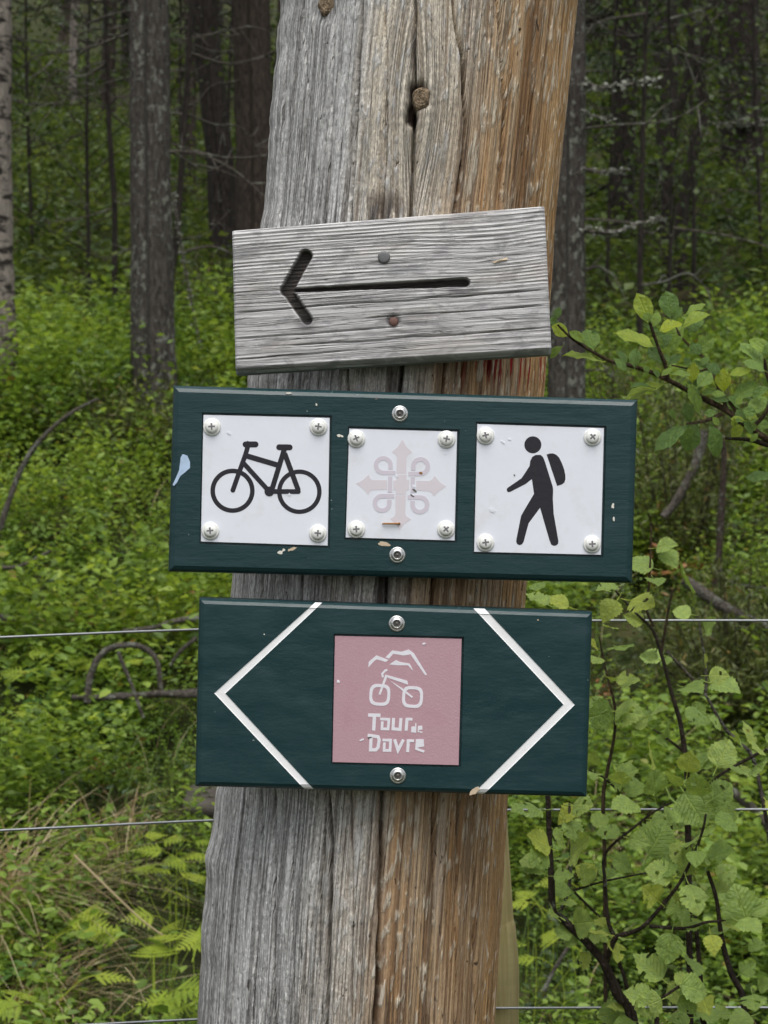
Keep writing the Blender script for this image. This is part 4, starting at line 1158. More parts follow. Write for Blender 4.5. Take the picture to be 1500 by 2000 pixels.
for q in range(46):
    a_, b_ = WTW[wr_.integers(0, len(WTW))]; f_ = wr_.random()
    bx_, by_ = a_[0] + (b_[0] - a_[0]) * f_, a_[1] + (b_[1] - a_[1]) * f_
    an_ = wr_.uniform(0, 6.28); l_ = wr_.uniform(60, 165)
    WLV.append(((bx_, by_), (bx_ + l_ * math.cos(an_), by_ + l_ * math.sin(an_) * .8 - 15), l_ * wr_.uniform(.3, .7)))
for q, (b_, t_, w_) in enumerate(WLV):
    Yl = WY + lr.uniform(-.035, .035)
    a = P(*c5(*b_), Yl); ln2 = math.hypot(t_[0] - b_[0], t_[1] - b_[1])
    tilt = lr.uniform(-.35, .35)
    bpt = P(*c5(*t_), Yl) + np.array([0, tilt * ln2 / 3.333 * K * Yl, 0])
    d = bpt - a; L_ = np.linalg.norm(d)
    asp = min(1.0, w_ / ln2)
    face = min(1.0, asp / .62)
    nrm = np.array([lr.normal(0, .25), -face - .05, .35 + math.sqrt(max(0, 1 - face ** 2)) * .9])
    place_leaf(WL[lr.integers(0, 3)], a, d, nrm, L_, L_ * max(1.0, asp / .62), wil)

# ------------------------------------------------------------------ trees
def tree(name, label, cat, px, Y, wpx, H, bark, crown, cr=(2.0, 4.0), lean=0.0, path=None, dead=0, group=None, seed=1, lichen=False, base_px=None, leafn=5000, low=0.0):
    if crown == 'pine' and leafn == 5000: leafn = 2600
    if crown == 'birch' and leafn == 5000: leafn = 3200
    g_ = np.random.default_rng(seed)
    x0_ = P(px, 0, Y)[0]
    z0 = float(terr(x0_, Y)) - .15
    root = thing(name, (x0_, Y, z0 + .15), label, cat, group)
    r0 = wpx * .5 * K * Y
    zs = np.concatenate([np.linspace(0, 3.2, 46), np.linspace(3.4, H, 14)]) if H > 3.6 else np.linspace(0, H, 40)
    cxs = x0_ + lean * zs + .03 * np.sin(zs * 1.3 + seed)
    if path is not None:
        pz = np.array([P(a, b, Y)[2] for a, b in path]); pxx = np.array([P(a, b, Y)[0] for a, b in path])
        o_ = np.argsort(pz); cxs = np.interp(zs + z0, pz[o_], pxx[o_])
    rad_ = r0 * np.clip(1 - .75 * (zs / H), .12, 1) * (1 + .35 * np.exp(-zs / .22))
    nS = 36 if wpx > 40 else 14
    a_ = np.linspace(0, 2 * np.pi, nS, endpoint=False)
    AA, ZZ = np.meshgrid(a_, zs)
    ca_ = np.cos(AA) * 2.2
    bumpy = 1 + .16 * (fbm(ca_ * 3 + 9, ZZ * 4 + np.sin(AA) * 6, seed, 3) - .5) + .07 * (vn(AA * 4, ZZ * 14, seed + 5) - .5)
    RR = rad_[:, None] * bumpy
    V = np.stack([cxs[:, None] + RR * np.sin(AA), Y - RR * np.cos(AA), z0 + ZZ], -1)
    i, j = np.meshgrid(np.arange(len(zs) - 1), np.arange(nS), indexing='ij'); j2 = (j + 1) % nS
    mb = MB(); mb.add(V.reshape(-1, 3), np.stack([i * nS + j, i * nS + j2, (i + 1) * nS + j2, (i + 1) * nS + j], -1).reshape(-1, 4))
    mb.build('trunk', M[bark], root, True, {'gr': np.stack([(AA - np.pi) * r0, ZZ, AA * 0], -1).reshape(-1, 3)})
    topz = ZC + 1000 * K * Y - z0
    for q in range(dead):
        zz = g_.uniform(.6, min(H * .6, topz + .3)); an = g_.uniform(-1.15, 1.15) + (0 if g_.random() < .5 else math.pi)
        if q % 3 == 2: an = g_.uniform(0, 6.28)
        ln = g_.uniform(.25, 1.0) * (1.0 if q % 4 == 0 else .6)
        b0 = np.array([np.interp(zz, zs, cxs), Y, z0 + zz])
        d = np.array([math.cos(an), math.sin(an) * .8, g_.uniform(-.3, .12)])
        pts = [b0, b0 + d * ln * .35 + [0, 0, g_.normal(0, .02)], b0 + d * ln * .7 + [0, 0, g_.normal(0, .05)], b0 + d * ln + [0, 0, g_.uniform(-.15, .12)]]
        sp = smooth_path(pts, 4)
        mbq = MB(); mbq.tube(sp, np.linspace(.010, .0025, len(sp)) * g_.uniform(.4, 1.0), 6, wob=.3, seed=q)
        for s in range(g_.integers(2, 6)):
            k_ = g_.integers(3, len(sp)); dd = d * .6 + g_.normal(0, .5, 3); l2 = ln * g_.uniform(.15, .4)
            tp_ = smooth_path([sp[k_], sp[k_] + dd * l2 * .5, sp[k_] + dd * l2 + [0, 0, g_.uniform(-.08, .03)]], 3)
            mbq.tube(tp_, np.linspace(.0045, .0015, len(tp_)), 5)
        V_ = np.vstack(mbq.v)
        mbq.build('dead_branch', M['dead_wood'], root, True, {'gr': np.column_stack([V_[:, 0] + V_[:, 1], V_[:, 2], V_[:, 0]])})
    if crown:
        mb = MB()
        h0, h1 = cr[0], H
        if crown == 'spruce':
            nb_ = 70
            tips, nv, vv = [], 0, []
            pos, dirs = [], []
            for q in range(nb_):
                f = q / nb_; zz = h0 + (h1 - h0) * f; L_ = cr[1] * (1 - f) ** .8 * g_.uniform(.7, 1.1) + .1
                an = q * 2.4 + g_.normal(0, .3)
                m_ = int(leafn / nb_)
                s = g_.random(m_) ** .7
                droop = -.28 * s * L_ + .12 * s ** 3 * L_
                off = g_.normal(0, .10, m_) * (.3 + s) * L_ ** .5
                p_ = np.column_stack([np.interp(zz, zs, cxs) + np.cos(an) * s * L_ - np.sin(an) * off, Y + np.sin(an) * s * L_ + np.cos(an) * off, z0 + zz + droop - np.abs(g_.normal(0, .07, m_))])
                pos.append(p_)
                dirs.append(np.column_stack([np.full(m_, np.cos(an)), np.full(m_, np.sin(an)), np.full(m_, -.5)]) + g_.normal(0, .5, (m_, 3)))
                bs = np.linspace(0, 1, 5)
                mb.tube(np.column_stack([np.interp(zz, zs, cxs) + np.cos(an) * bs * L_, Y + np.sin(an) * bs * L_, z0 + zz - .28 * bs * L_ + .12 * bs ** 3 * L_]), np.linspace(.014, .004, 5), 4, 1, cap=False)
            pos = np.vstack(pos); dirs = np.vstack(dirs)
            sz = (.075, .014) if Y < 18 else (.12, .03)
        else:
            ncl = 46 if crown == 'pine' else 60
            cz = h0 + (h1 - h0) * g_.random(ncl) ** .9
            f = (cz - h0) / (h1 - h0)
            prof = np.sin(np.clip(f * .9 + .1, 0, 1) * np.pi) ** .6
            rr = cr[1] * prof * np.sqrt(g_.random(ncl)); an = g_.random(ncl) * 6.283
            cc = np.column_stack([np.interp(cz, zs, cxs) + rr * np.cos(an), Y + rr * np.sin(an), z0 + cz])
            for c_ in cc:
                s0 = np.array([np.interp(c_[2] - z0 - .3, zs, cxs), Y, max(z0 + .3, c_[2] - .35)])
                mb.tube(smooth_path([s0, (s0 + c_) / 2 + g_.normal(0, .06, 3), c_], 3), np.linspace(.02, .004, 7) * min(1, r0 / .06), 4, 1, cap=False)
            w_ = g_.integers(0, ncl, leafn)
            sp_ = (.34 if crown == 'pine' else .24) * min(1.6, cr[1])
            pos = cc[w_] + g_.normal(0, 1, (leafn, 3)) * [sp_, sp_, sp_ * .6]
            dirs = g_.normal(0, 1, (leafn, 3)) + [0, 0, -.2 if crown == 'birch' else .3]
            sz = (.09, .012) if crown == 'pine' else ((.036, .030) if low > 0 else (.055, .045))
        n = len(pos)
        dirs /= np.linalg.norm(dirs, axis=1)[:, None]
        sd = np.cross(dirs, g_.normal(0, 1, (n, 3))); sd /= np.linalg.norm(sd, axis=1)[:, None] + 1e-9
        s_ = g_.uniform(.7, 1.3, n)[:, None]
        Vv = np.stack([pos, pos + dirs * sz[0] * .5 * s_ + sd * sz[1] * .5 * s_, pos + dirs * sz[0] * s_, pos + dirs * sz[0] * .5 * s_ - sd * sz[1] * .5 * s_], 1).reshape(-1, 3)
        mb.add(Vv, np.arange(n * 4).reshape(-1, 4), 0)
        lm = {'spruce': 'needle', 'pine': 'pine_needle', 'birch': 'birch_far'}[crown]
        Va = np.vstack(mb.v)
        mb.build('crown', [M[lm], M['bark_dark']], root, False, {'gr': Va})
    return root

tree('birch_tree', 'pale birch trunk with dark bands at the left edge', 'tree', -8, 9.0, 96, 10, 'bark_birch', 'birch', (4.8, 1.3), dead=3, seed=3)
tree('pine_tree', 'grey pine trunk spotted with pale lichen, left of the signs', 'tree', 296, 8.8, 86, 12, 'bark_pine', 'pine', (4.8, 1.3), path=[(303, 800), (299, 700), (294, 300), (290, 0), (284, -900)], dead=10, seed=5, lichen=True)
tree('pine_tree', 'reddish brown pine trunk just left of the log top', 'tree', 497, 11.5, 80, 13, 'bark_red', 'pine', (5.2, 1.4), path=[(500, 600), (498, 300), (490, 0), (480, -500)], dead=9, seed=8)
tree('spruce_tree', 'slim dark trunk beside the reddish pine trunk', 'tree', 420, 12.6, 56, 11, 'bark_dark', 'spruce', (3.6, 1.5), path=[(440, 600), (432, 330), (402, 60), (392, -300)], dead=12, seed=9)
tree('pine_tree', 'grey lichen-crusted trunk half hidden behind the right side of the log', 'tree', 1108, 8.4, 74, 12, 'bark_pine', 'pine', (4.8, 1.3), path=[(1106, 800), (1108, 500), (1112, 0), (1116, -600)], dead=9, seed=13, lichen=True)
tree('spruce_tree', 'broad dark spruce trunk in the top right corner', 'tree', 1450, 16.5, 84, 14, 'bark_dark', 'spruce', (2.3, 2.4), dead=14, seed=15, leafn=9000)
tree('spruce_tree', 'dense dark spruce behind the right trunk', 'tree', 1222, 14.0, 52, 10, 'bark_dark', 'spruce', (.5, 1.15), dead=8, seed=17, leafn=16000)
tree('birch_tree', 'crooked dark trunk at the upper right', 'tree', 1365, 12.6, 26, 7, 'bark_dark', 'birch', (3.4, 1.3), path=[(1330, 420), (1362, 260), (1378, 218), (1366, 150), (1362, 110), (1386, 50), (1392, 0), (1400, -300)], dead=5, seed=19)
tree('birch_tree', 'dark trunk leaning right behind the crooked trunk', 'tree', 1300, 12.9, 20, 6.5, 'bark_dark', 'birch', (3.2, 1.2), path=[(1296, 420), (1310, 270), (1345, 150), (1352, 90), (1340, -10), (1320, -200)], dead=6, seed=20)
tree('birch_tree', 'thin straight dark stem right of the lichen-crusted trunk', 'tree', 1256, 10.2, 12, 5.5, 'bark_dark', 'birch', (1.1, .5), path=[(1250, 500), (1255, 300), (1262, 0), (1265, -300)], dead=5, seed=21, leafn=900, low=1)
tree('birch_tree', 'slender pale far birch near the top left', 'tree', 148, 22, 18, 9, 'bark_birch', 'birch', (3.4, 1.4), dead=6, seed=23)
tree('spruce_tree', 'thin dark pole-like stem between the birch and the lichen-spotted pine', 'tree', 212, 11.0, 12, 5, 'bark_dark', 'spruce', (2.2, .5), path=[(224, 400), (213, 250), (205, 0), (200, -300)], dead=10, seed=25, leafn=2500)
tree('birch_tree', 'spindly leaning stem right of the lichen-spotted pine', 'tree', 352, 10.2, 14, 6, 'bark_dark', 'birch', (3.2, .7), path=[(318, 640), (344, 480), (356, 300), (372, 60), (380, -150)], dead=9, seed=27, leafn=1500)
sap = [(60, 13.0, .9, 'leafy sapling between the edge birch and the far birch'), (180, 12.4, 1.1, 'leafy sapling left of the lichen-spotted pine, under the far birch'), (450, 13.6, .9, 'leafy sapling between the two trunks left of the log'), (1190, 11.4, 1.2, 'leafy sapling rising beside the right-hand pine'), (1300, 11.0, 1.1, 'leafy sapling in front of the dense dark spruce'), (1345, 11.8, .5, 'small leafy sapling below the crooked trunk'), (1480, 12.4, .9, 'leafy sapling at the right edge under the broad spruce'), (360, 15.2, 1.0, 'shaded sapling behind the lichen-spotted pine')]
for q, (px, Y, r_, lb) in enumerate(sap):
    tree('birch_sapling', lb, 'sapling', px, Y, 8, 3.4 + .3 * (q % 3), 'bark_dark', 'birch', (.5, r_ * .75), dead=2, seed=40 + q, leafn=900, low=1)
fr = np.random.default_rng(5)
for q in range(32):
    Y = 15.5 + 22 * (q + .5) / 32; px = fr.uniform(-150, 1650)
    while 560 < px < 1050 and q % 3: px = fr.uniform(-150, 1650)
    kind_ = 'spruce' if q % 3 else 'pine'
    tree('far_tree', 'dark trunk among the far trees at the back of the forest', 'tree', px, Y, fr.uniform(22, 46), 13, ('bark_dark', 'bark_red')[q % 2], kind_, (1.0 if kind_ == 'spruce' else 4.8, fr.uniform(1.0, 1.6)), dead=6 if Y < 26 else 3, group='far trees', seed=100 + q, leafn=4200 if kind_ == 'spruce' else 2500)

# lichen-covered dead branches that stand out beside the right-hand trunk
def lichen_branch(label, pts, Y, r0, amt, seed):
    if Y is None: Y = float(ground_hit(*pts[-1], .08)[1])
    g_ = np.random.default_rng(seed)
    w = smooth_path([P(x, y, Y) for x, y in pts], 8)
    root = thing('lichen_branch', tuple(w[0]), label, 'branch')
    mb = MB(); mb.tube(w, np.linspace(r0, r0 * .4, len(w)), 7, wob=.25, seed=seed); V_ = np.vstack(mb.v)
    mb.build('wood', M['dead_wood'], root, True, {'gr': np.column_stack([V_[:, 0], V_[:, 2], V_[:, 1]])})
    mb = MB()
    for s in range(amt):
        c_ = w[g_.integers(0, len(w))] + g_.normal(0, r0 * .8, 3)
        for k_ in range(4):
            d = g_.normal(0, 1, 3); d[2] = -abs(d[2]) * .4 + .2; d /= np.linalg.norm(d)
            sd = np.cross(d, g_.normal(0, 1, 3)); sd /= np.linalg.norm(sd); l_ = r0 * g_.uniform(.8, 2.4)
            mb.add([c_, c_ + d * l_ * .5 + sd * l_ * .3, c_ + d * l_, c_ + d * l_ * .5 - sd * l_ * .3], [[0, 1, 2, 3]])
    V_ = np.vstack(mb.v)
    mb.build('lichen', M['lichen'], root, False, {'gr': V_}, 'stuff')
lichen_branch('uppermost lichen-crusted dead branch right of the log', [(1140, 165), (1180, 172), (1230, 165), (1278, 160)], 8.3, .012, 60, 1)
lichen_branch('short lichen-crusted dead twig right of the log', [(1140, 220), (1165, 228), (1198, 230)], 8.3, .008, 25, 2)
lichen_branch('level lichen-crusted dead twig below the short one', [(1138, 330), (1180, 336), (1232, 332)], 8.3, .009, 35, 3)
lichen_branch('lichen-crusted dead branch rising to the right above the willow leaves', [(1140, 450), (1190, 455), (1240, 440), (1294, 424)], 8.3, .010, 70, 4)
lichen_branch('white lichen-covered dead branch at the right edge', [(1560, 236), (1490, 240), (1430, 242), (1368, 244)], 16.31, .022, 120, 5)

lichen_branch('lichen-hung dead stick leaning beside the lichen-spotted pine', [(338, 380), (352, 470), (372, 580), (402, 720)], None, .008, 90, 6)
lichen_branch('slim lichened stick left of the carved board', [(420, 560), (440, 610), (462, 680)], None, .006, 40, 7)

# ------------------------------------------------------------------ fallen sticks, stone
def stick(name, label, cat, pts, Y, r0, r1, mat='dead_wood', lift=.30, wobble=.15):
    """pts in measured points; Y the distance its thickness was read at"""
    lo = max(pts, key=lambda q: q[1])                                  # its lowest point rests among the plants
    ym = float(ground_hit(lo[0], lo[1], lift)[1])
    r0, r1 = r0 * ym / Y, r1 * ym / Y
    w = [P(a, b, ym) for a, b in pts]
    w = smooth_path(w, 7)
    mb = MB(); mb.tube(w, np.linspace(r0, r1, len(w)), 8, wob=wobble, seed=int(pts[0][0])); V_ = np.vstack(mb.v)
    o = mb.build(name, M[mat], None, True, {'gr': np.column_stack([V_[:, 0], V_[:, 2], V_[:, 1]])})
    return tag(o, label, cat)
def s3(*pts): return [(x / 2.5, 1200 + y / 2.5) for x, y in pts]
def s2(*pts): return [(x / 3.333, 650 + y / 3.333) for x, y in pts]
stick('arched_twig', 'dead twig bent into an arch left of the lowest sign', 'twig', s3((425, 430), (435, 330), (470, 230), (540, 165), (640, 150), (720, 175), (770, 240), (785, 370)), 5.3, .0090, .006)
stick('fallen_branch', 'brown dead branch lying level under the arched twig', 'branch', s3((350, 405), (560, 402), (760, 388), (950, 385), (1100, 380)), 5.35, .007, .011, 'dead_wood', wobble=.35)
stick('dead_twig', 'thin dead twig slanting down inside the arched twig', 'twig', s3((575, 180), (640, 340), (700, 505)), 5.28, .005, .004)
stick('dead_twig', 'grey dead twig just above the top fence wire, left of the lowest sign', 'twig', s3((600, 85), (760, 62), (850, 35), (980, 18)), 5.6, .006, .008)
stick('dead_twig', 'forked grey twig against the left edge of the lowest sign', 'twig', s3((830, 250), (880, 180), (960, 115)), 5.4, .004, .006)
stick('grass_stalk', 'straw-coloured stalk slanting across the lower left undergrowth', 'stalk', s3((360, 1175), (520, 1330), (690, 1490), (800, 1570)), 4.3, .0024, .0016, 'straw')
stick('bent_stem', 'long dark stem bending over to the right at the left edge', 'stem', s2((-60, 1420), (0, 1270), (60, 1090), (130, 900), (220, 750), (350, 610), (480, 510), (640, 430)), 6.2, .011, .004, 'dead_wood')
stick('dead_twig', 'dark twig low at the left edge beside the symbol board', 'twig', s2((-40, 1540), (0, 1530), (130, 1520), (330, 1420)), 5.9, .008, .004)
stick('dead_twig', 'grey twig on the left edge just above the top fence wire', 'twig', s2((-40, 1850), (60, 1858), (95, 1865)), 5.4, .011, .006)
stick('dead_sapling', 'grey leaning dead stem right of the symbol board', 'stem', [(1296, 1010), (1318, 982), (1353, 919), (1368, 874), (1372, 840)], 5.6, .010, .014, 'dead_wood')
stick('dead_sapling', 'thin dark upright stem below the willow branch', 'stem', [(1400, 1150), (1404, 1090), (1410, 970), (1414, 895), (1408, 850)], 5.2, .010, .006, 'bark_twig')
stick('fallen_log', 'grey lichen-covered log slanting down at the right behind the top wire', 'log', [(1335, 1132), (1396, 1175), (1444, 1202), (1530, 1240)], 5.4, .013, .012, 'dead_wood', wobble=.3)
stick('dead_twig', 'thin dark twig crossing the undergrowth right of the symbol board', 'twig', [(1240, 919), (1280, 930), (1320, 948)], 5.4, .003, .002)
stick('dead_twig', 'pale bare twig above the dusty route board, far right', 'twig', [(1400, 1120), (1440, 1140), (1500, 1150)], 5.0, .002, .0015)
stick('fallen_branch', 'grey crooked dead branch at the lower right edge', 'branch', [(1420, 1540), (1460, 1570), (1490, 1600), (1520, 1650)], 3.2, .007, .006)
stick('dead_twig', 'slanting grey twig low between the log and the birch shrub', 'twig', [(1062, 1935), (1085, 1890), (1110, 1850)], 3.8, .004, .003)
mb = MB()
hh = ground_hit(410, 1566, .03)
a_, b_ = np.meshgrid(np.linspace(0, 2 * np.pi, 28, endpoint=False), np.linspace(0, np.pi, 16))
v = np.stack([np.cos(a_) * np.sin(b_), np.sin(a_) * np.sin(b_), np.cos(b_)], -1)
v *= (1 + .5 * (fbm(a_ * 0 + v[..., 0] * 1.6 + 8, v[..., 2] * 1.6 + v[..., 1], 3, 3) - .5))[..., None]
i, j = np.meshgrid(np.arange(15), np.arange(28), indexing='ij'); j2 = (j + 1) % 28
mb.add(v.reshape(-1, 3) * [.075, .09, .05] + hh, np.stack([i * 28 + j, (i + 1) * 28 + j, (i + 1) * 28 + j2, i * 28 + j2], -1).reshape(-1, 4))
tag(mb.build('stone', M['rock'], None), 'grey stone peeping out beneath the lower left corner of the lowest sign', 'stone')

# ------------------------------------------------------------------ undergrowth
def sprig_proto(g_, nleaf, h, leaf, wide, spread, quad=True):
    """a bilberry-like sprig: zigzag shoots carrying small oval leaves; returns verts, faces"""
    V, n = [], 0
    nsh = 4
    for s in range(nsh):
        an = g_.uniform(0, 6.28); tl = g_.uniform(.15, .8)
        top = np.array([math.cos(an) * spread * tl, math.sin(an) * spread * tl, h * g_.uniform(.6, 1.1)])
        m_ = nleaf // nsh
        for k_ in range(m_):
            f = (k_ + 1) / m_; f = .25 + .75 * f
            b_ = top * [f ** 1.5, f ** 1.5, f] + g_.normal(0, .006, 3)
            a2 = g_.uniform(0, 6.28)
            d = np.array([math.cos(a2), math.sin(a2), g_.uniform(-.1, .75)]); d /= np.linalg.norm(d)
            up = np.array([0, 0, 1.]) + g_.normal(0, .35, 3); sd = np.cross(d, up); sd /= np.linalg.norm(sd)
            nn = np.cross(sd, d)
            l_ = leaf * g_.uniform(.65, 1.25); w_ = l_ * wide
            if quad:
                V += [b_, b_ + d * l_ * .35 + sd * w_ + nn * w_ * .4, b_ + d * l_ * .75 + sd * w_ * .75 + nn * w_ * .3, b_ + d * l_, b_ + d * l_ * .75 - sd * w_ * .75 + nn * w_ * .3, b_ + d * l_ * .35 - sd * w_ + nn * w_ * .4]
            else:
                V += [b_, b_ + d * l_ * .5 + sd * w_ + nn * w_ * .3, b_ + d * l_, b_ + d * l_ * .5 - sd * w_ + nn * w_ * .3]
    V = np.array(V); nl_ = len(V) // (6 if quad else 4)
    if quad:
        base = np.arange(nl_)[:, None] * 6
        F = np.vstack([base + [0, 1, 2, 3], base + [0, 3, 4, 5]])
    else:
        F = np.arange(nl_ * 4).reshape(-1, 4)
    return V, F

def scatter(name, mat, label, cat, protos, x, y, sc_, g_, lean=.25):
    mb = MB()
    z = terr(x, y)
    which = g_.integers(0, len(protos), len(x)); rot = g_.uniform(0, 6.283, len(x))
    for k_, (V, F) in enumerate(protos):
        s = np.where(which == k_)[0]
        if not len(s): continue
        c_, sn = np.cos(rot[s])[:, None], np.sin(rot[s])[:, None]
        sc2 = sc_[s][:, None]
        vx = (V[None, :, 0] * c_ - V[None, :, 1] * sn) * sc2; vy = (V[None, :, 0] * sn + V[None, :, 1] * c_) * sc2; vz = V[None, :, 2] * sc2
        lx_ = g_.normal(0, lean, (len(s), 1)); ly_ = g_.normal(0, lean, (len(s), 1))
        W = np.stack([x[s][:, None] + vx + lx_ * vz, y[s][:, None] + vy + ly_ * vz, z[s][:, None] + vz - .01], -1).reshape(-1, 3)
        Fs = (F[None] + (np.arange(len(s)) * len(V))[:, None, None]).reshape(-1, F.shape[1])
        mb.add(W, Fs)
    o = mb.build(name, mat, None, False)
    return tag(o, label, cat, kind='stuff')

def field(g_, y0_, y1_, dens, marg=.5):
    """random points on the slope inside the wedge the photograph looks into, with a margin each side"""
    n = int(dens * (y1_ - y0_) * ((y0_ + y1_) / 2 * 1500 * K + 2 * marg))
    yy = g_.uniform(y0_, y1_, n * 2); ww = yy * 750 * K + marg
    xx = g_.uniform(-1, 1, n * 2) * (y1_ * 750 * K + marg)
    k_ = np.abs(xx) < ww
    return xx[k_][:n], yy[k_][:n]
ug = np.random.default_rng(21)
def clump(x, y): return .45 + .95 * sstep(.30, .70, fbm(x * 3.6 + 2, y * 3.6, 66, 2)) + .25 * sstep(.35, .65, vn(x * 1.1, y * 1.1, 67))
near_p = [sprig_proto(ug, 40, .24, .021, .30, .08) for _ in range(6)]
mid_p = [sprig_proto(ug, 38, .26, .024, .31, .10, False) for _ in range(5)]
far_p = [sprig_proto(ug, 24, .30, .050, .31, .20, False) for _ in range(4)]
ling_p = [sprig_proto(ug, 32, .10, .017, .30, .10, False) for _ in range(4)]
x, y = field(ug, 2.9, 6.6, 330)
cl = fbm(x * 1.6 + 3, y * 1.6, 5, 3); k_ = (cl > .24) & ~((x < -.85) & (y < 4.8) & (vn(x * 2, y * 2, 4) > .45))
scatter('bilberry_cover', M['bilberry'], 'bright green bilberry plants covering the near slope', 'bilberry', near_p, x[k_], y[k_], ug.uniform(.7, 1.2, k_.sum()) * clump(x[k_], y[k_]), ug)
x, y = field(ug, 6.6, 10.5, 390)
cl = fbm(x * 1.3 + 3, y * 1.3, 5, 3); k_ = cl > .36
scatter('bilberry_cover', M['bilberry'], 'bilberry thicket on the middle of the slope below the trunks', 'bilberry', mid_p, x[k_], y[k_], ug.uniform(.7, 1.2, k_.sum()) * clump(x[k_], y[k_]), ug)
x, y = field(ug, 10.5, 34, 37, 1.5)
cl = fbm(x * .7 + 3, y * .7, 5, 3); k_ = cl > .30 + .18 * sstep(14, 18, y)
scatter('bilberry_cover', M['shade_leaf'], 'shaded bilberry cover far up under the trees', 'bilberry', far_p, x[k_], y[k_], ug.uniform(.7, 1.5, k_.sum()), ug)
x, y = field(ug, 3.0, 9, 90)
scatter('lingonberry_cover', M['lingon'], 'low dark evergreen shrublets between the bilberries', 'lingonberry', ling_p, x, y, ug.uniform(.8, 1.6, len(x)), ug)
# rusty dead sprays in clumps
x, y = field(ug, 3.6, 9, 9)
k_ = fbm(x * 2.2 + 30, y * 2.2, 15, 2) > .60
scatter('dead_leaf_litter', M['rust'], 'rust-coloured dead sprays and litter among the green plants', 'litter', ling_p, x[k_], y[k_], ug.uniform(1, 2.2, k_.sum()), ug)
# wispy grass
def blade_mesh(g_, x, y, h, w, mat, name, label, cat, bend=.5, kind='stuff', parent=None, z=None, dirs=None):
    mb = MB(); z = terr(x, y) if z is None else z
    n = len(x); seg = 6
    an = g_.uniform(0, 6.28, n) if dirs is None else dirs
    hh_ = h * g_.uniform(.5, 1.2, n); bb = bend * g_.uniform(.3, 1.4, n)
    Vs = []
    for k_ in range(seg + 1):
        f = k_ / seg
        out = hh_ * bb * f ** 2; up = hh_ * (f - .45 * bb * f ** 2.6)
        cx_ = x + np.cos(an) * out; cy_ = y + np.sin(an) * out; cz_ = z + up
        wd = w * (1 - f) ** .7 + .0004
        Vs.append(np.stack([np.column_stack([cx_ - np.sin(an + .7) * wd, cy_ + np.cos(an + .7) * wd, cz_]), np.column_stack([cx_ + np.sin(an + .7) * wd, cy_ - np.cos(an + .7) * wd, cz_])], 1))
    V = np.stack(Vs, 1).reshape(n, -1, 3)
    q = np.arange(seg)[:, None]
    f0 = np.hstack([q * 2, q * 2 + 1, q * 2 + 3, q * 2 + 2])
    F = (f0[None] + (np.arange(n) * (seg + 1) * 2)[:, None, None]).reshape(-1, 4)
    mb.add(V.reshape(-1, 3), F)
    o = mb.build(name, mat, parent, False)
    if label: tag(o, label, cat, kind=kind)
    return o
x, y = field(ug, 3.0, 7.5, 170)
k_ = fbm(x * 1.5 + 11, y * 1.5, 25, 2) > .5
blade_mesh(ug, x[k_], y[k_], .26, .0016, M['green_grass'], 'grass', 'thin green grass blades among the bilberries', 'grass')
x, y = field(ug, 3.0, 8.5, 14)
blade_mesh(ug, x, y, .32, .0010, M['straw'], 'dry_grass', 'scattered thin dry grass stalks across the slope', 'grass', .8)

def tuft(label, px, py, n, h, spread, seed, bend=1.1):
    g_ = np.random.default_rng(seed)
    c_ = ground_hit(px, py, .05)
    x = c_[0] + g_.normal(0, spread, n); y = c_[1] + g_.normal(0, spread * .6, n)
    an = np.where(g_.random(n) < .7, g_.normal(-.9, .8, n), g_.uniform(0, 6.28, n))
    o = blade_mesh(g_, x, y, h, .0026, M['straw'], 'grass_tuft', None, None, bend, dirs=an)
    return tag(o, label, 'grass tuft', 'dry grass tufts')
tuft('large tuft of dry straw-coloured grass at the left edge, bottom', -25, 1830, 420, .42, .085, 1, 1.3)
tuft('drooping dry grass tuft just under the lower left fence wire', 205, 1625, 70, .22, .07, 2, 1.3)
tuft('matted dry grass in the bottom left below the large tuft', 60, 1970, 150, .28, .07, 3, 1.2)
tuft('small dry grass tuft right of the log behind the birch shrub', 1220, 1690, 80, .26, .09, 4)

# ferns
def frond_mesh(seed):
    g_ = np.random.default_rng(seed); mb = MB()
    def pinna(o, d, L_, nseg, up):
        d = np.array(d, float); d /= np.linalg.norm(d); s = np.cross(up, d); s /= np.linalg.norm(s)
        mb.add([o - s * L_ * .012, o + s * L_ * .012, o + d * L_], [[0, 1, 2]])
        for k_ in range(nseg):
            f = (k_ + .5) / nseg; pl = min(L_ * .32, .11) * (1 - f) ** .7 * (1 if k_ else .7) + L_ * .02
            for sg in (-1, 1):
                b_ = o + d * L_ * f; dd = s * sg * .95 + d * .45; dd /= np.linalg.norm(dd)
                w_ = L_ / nseg * .85; n_ = up * (-.12) * pl
                mb.add([b_ - d * w_ * .5, b_ + dd * pl * .6 - d * w_ * .5 + n_ * .4, b_ + dd * pl + n_, b_ + dd * pl * .6 + d * w_ * .45 + n_ * .4, b_ + d * w_ * .5], [[0, 1, 2, 3], [0, 3, 4, 4]][:1])
                mb.add([b_ - d * w_ * .5, b_ + dd * pl * .6 + d * w_ * .45 + n_ * .4, b_ + d * w_ * .5], [[0, 1, 2]])
    up = np.array([0, 0, 1.])
    N = 7
    for k_ in range(N):
        f = (k_ / N) ** .9; L_ = .60 * (1 - f) ** 1.15 + .05
        for sg in (-1, 1):
            pinna(np.array([0, f, -.18 * f * f]), (sg * 1, .42, -.10 * sg * sg), L_, max(3, int(9 * (1 - f) + 2)), up)
    pinna(np.array([0, .86, -.13]), (0, 1, -.3), .16, 4, up)
    mb.tube(smooth_path([(0, -.9, -.55), (0, -.3, -.05), (0, .3, -.01), (0, .9, -.15)], 4), np.linspace(.016, .005, 13), 5)
    o = mb.build('frond', M['fern'], None, False); me = o.data; bpy.data.objects.remove(o); return me
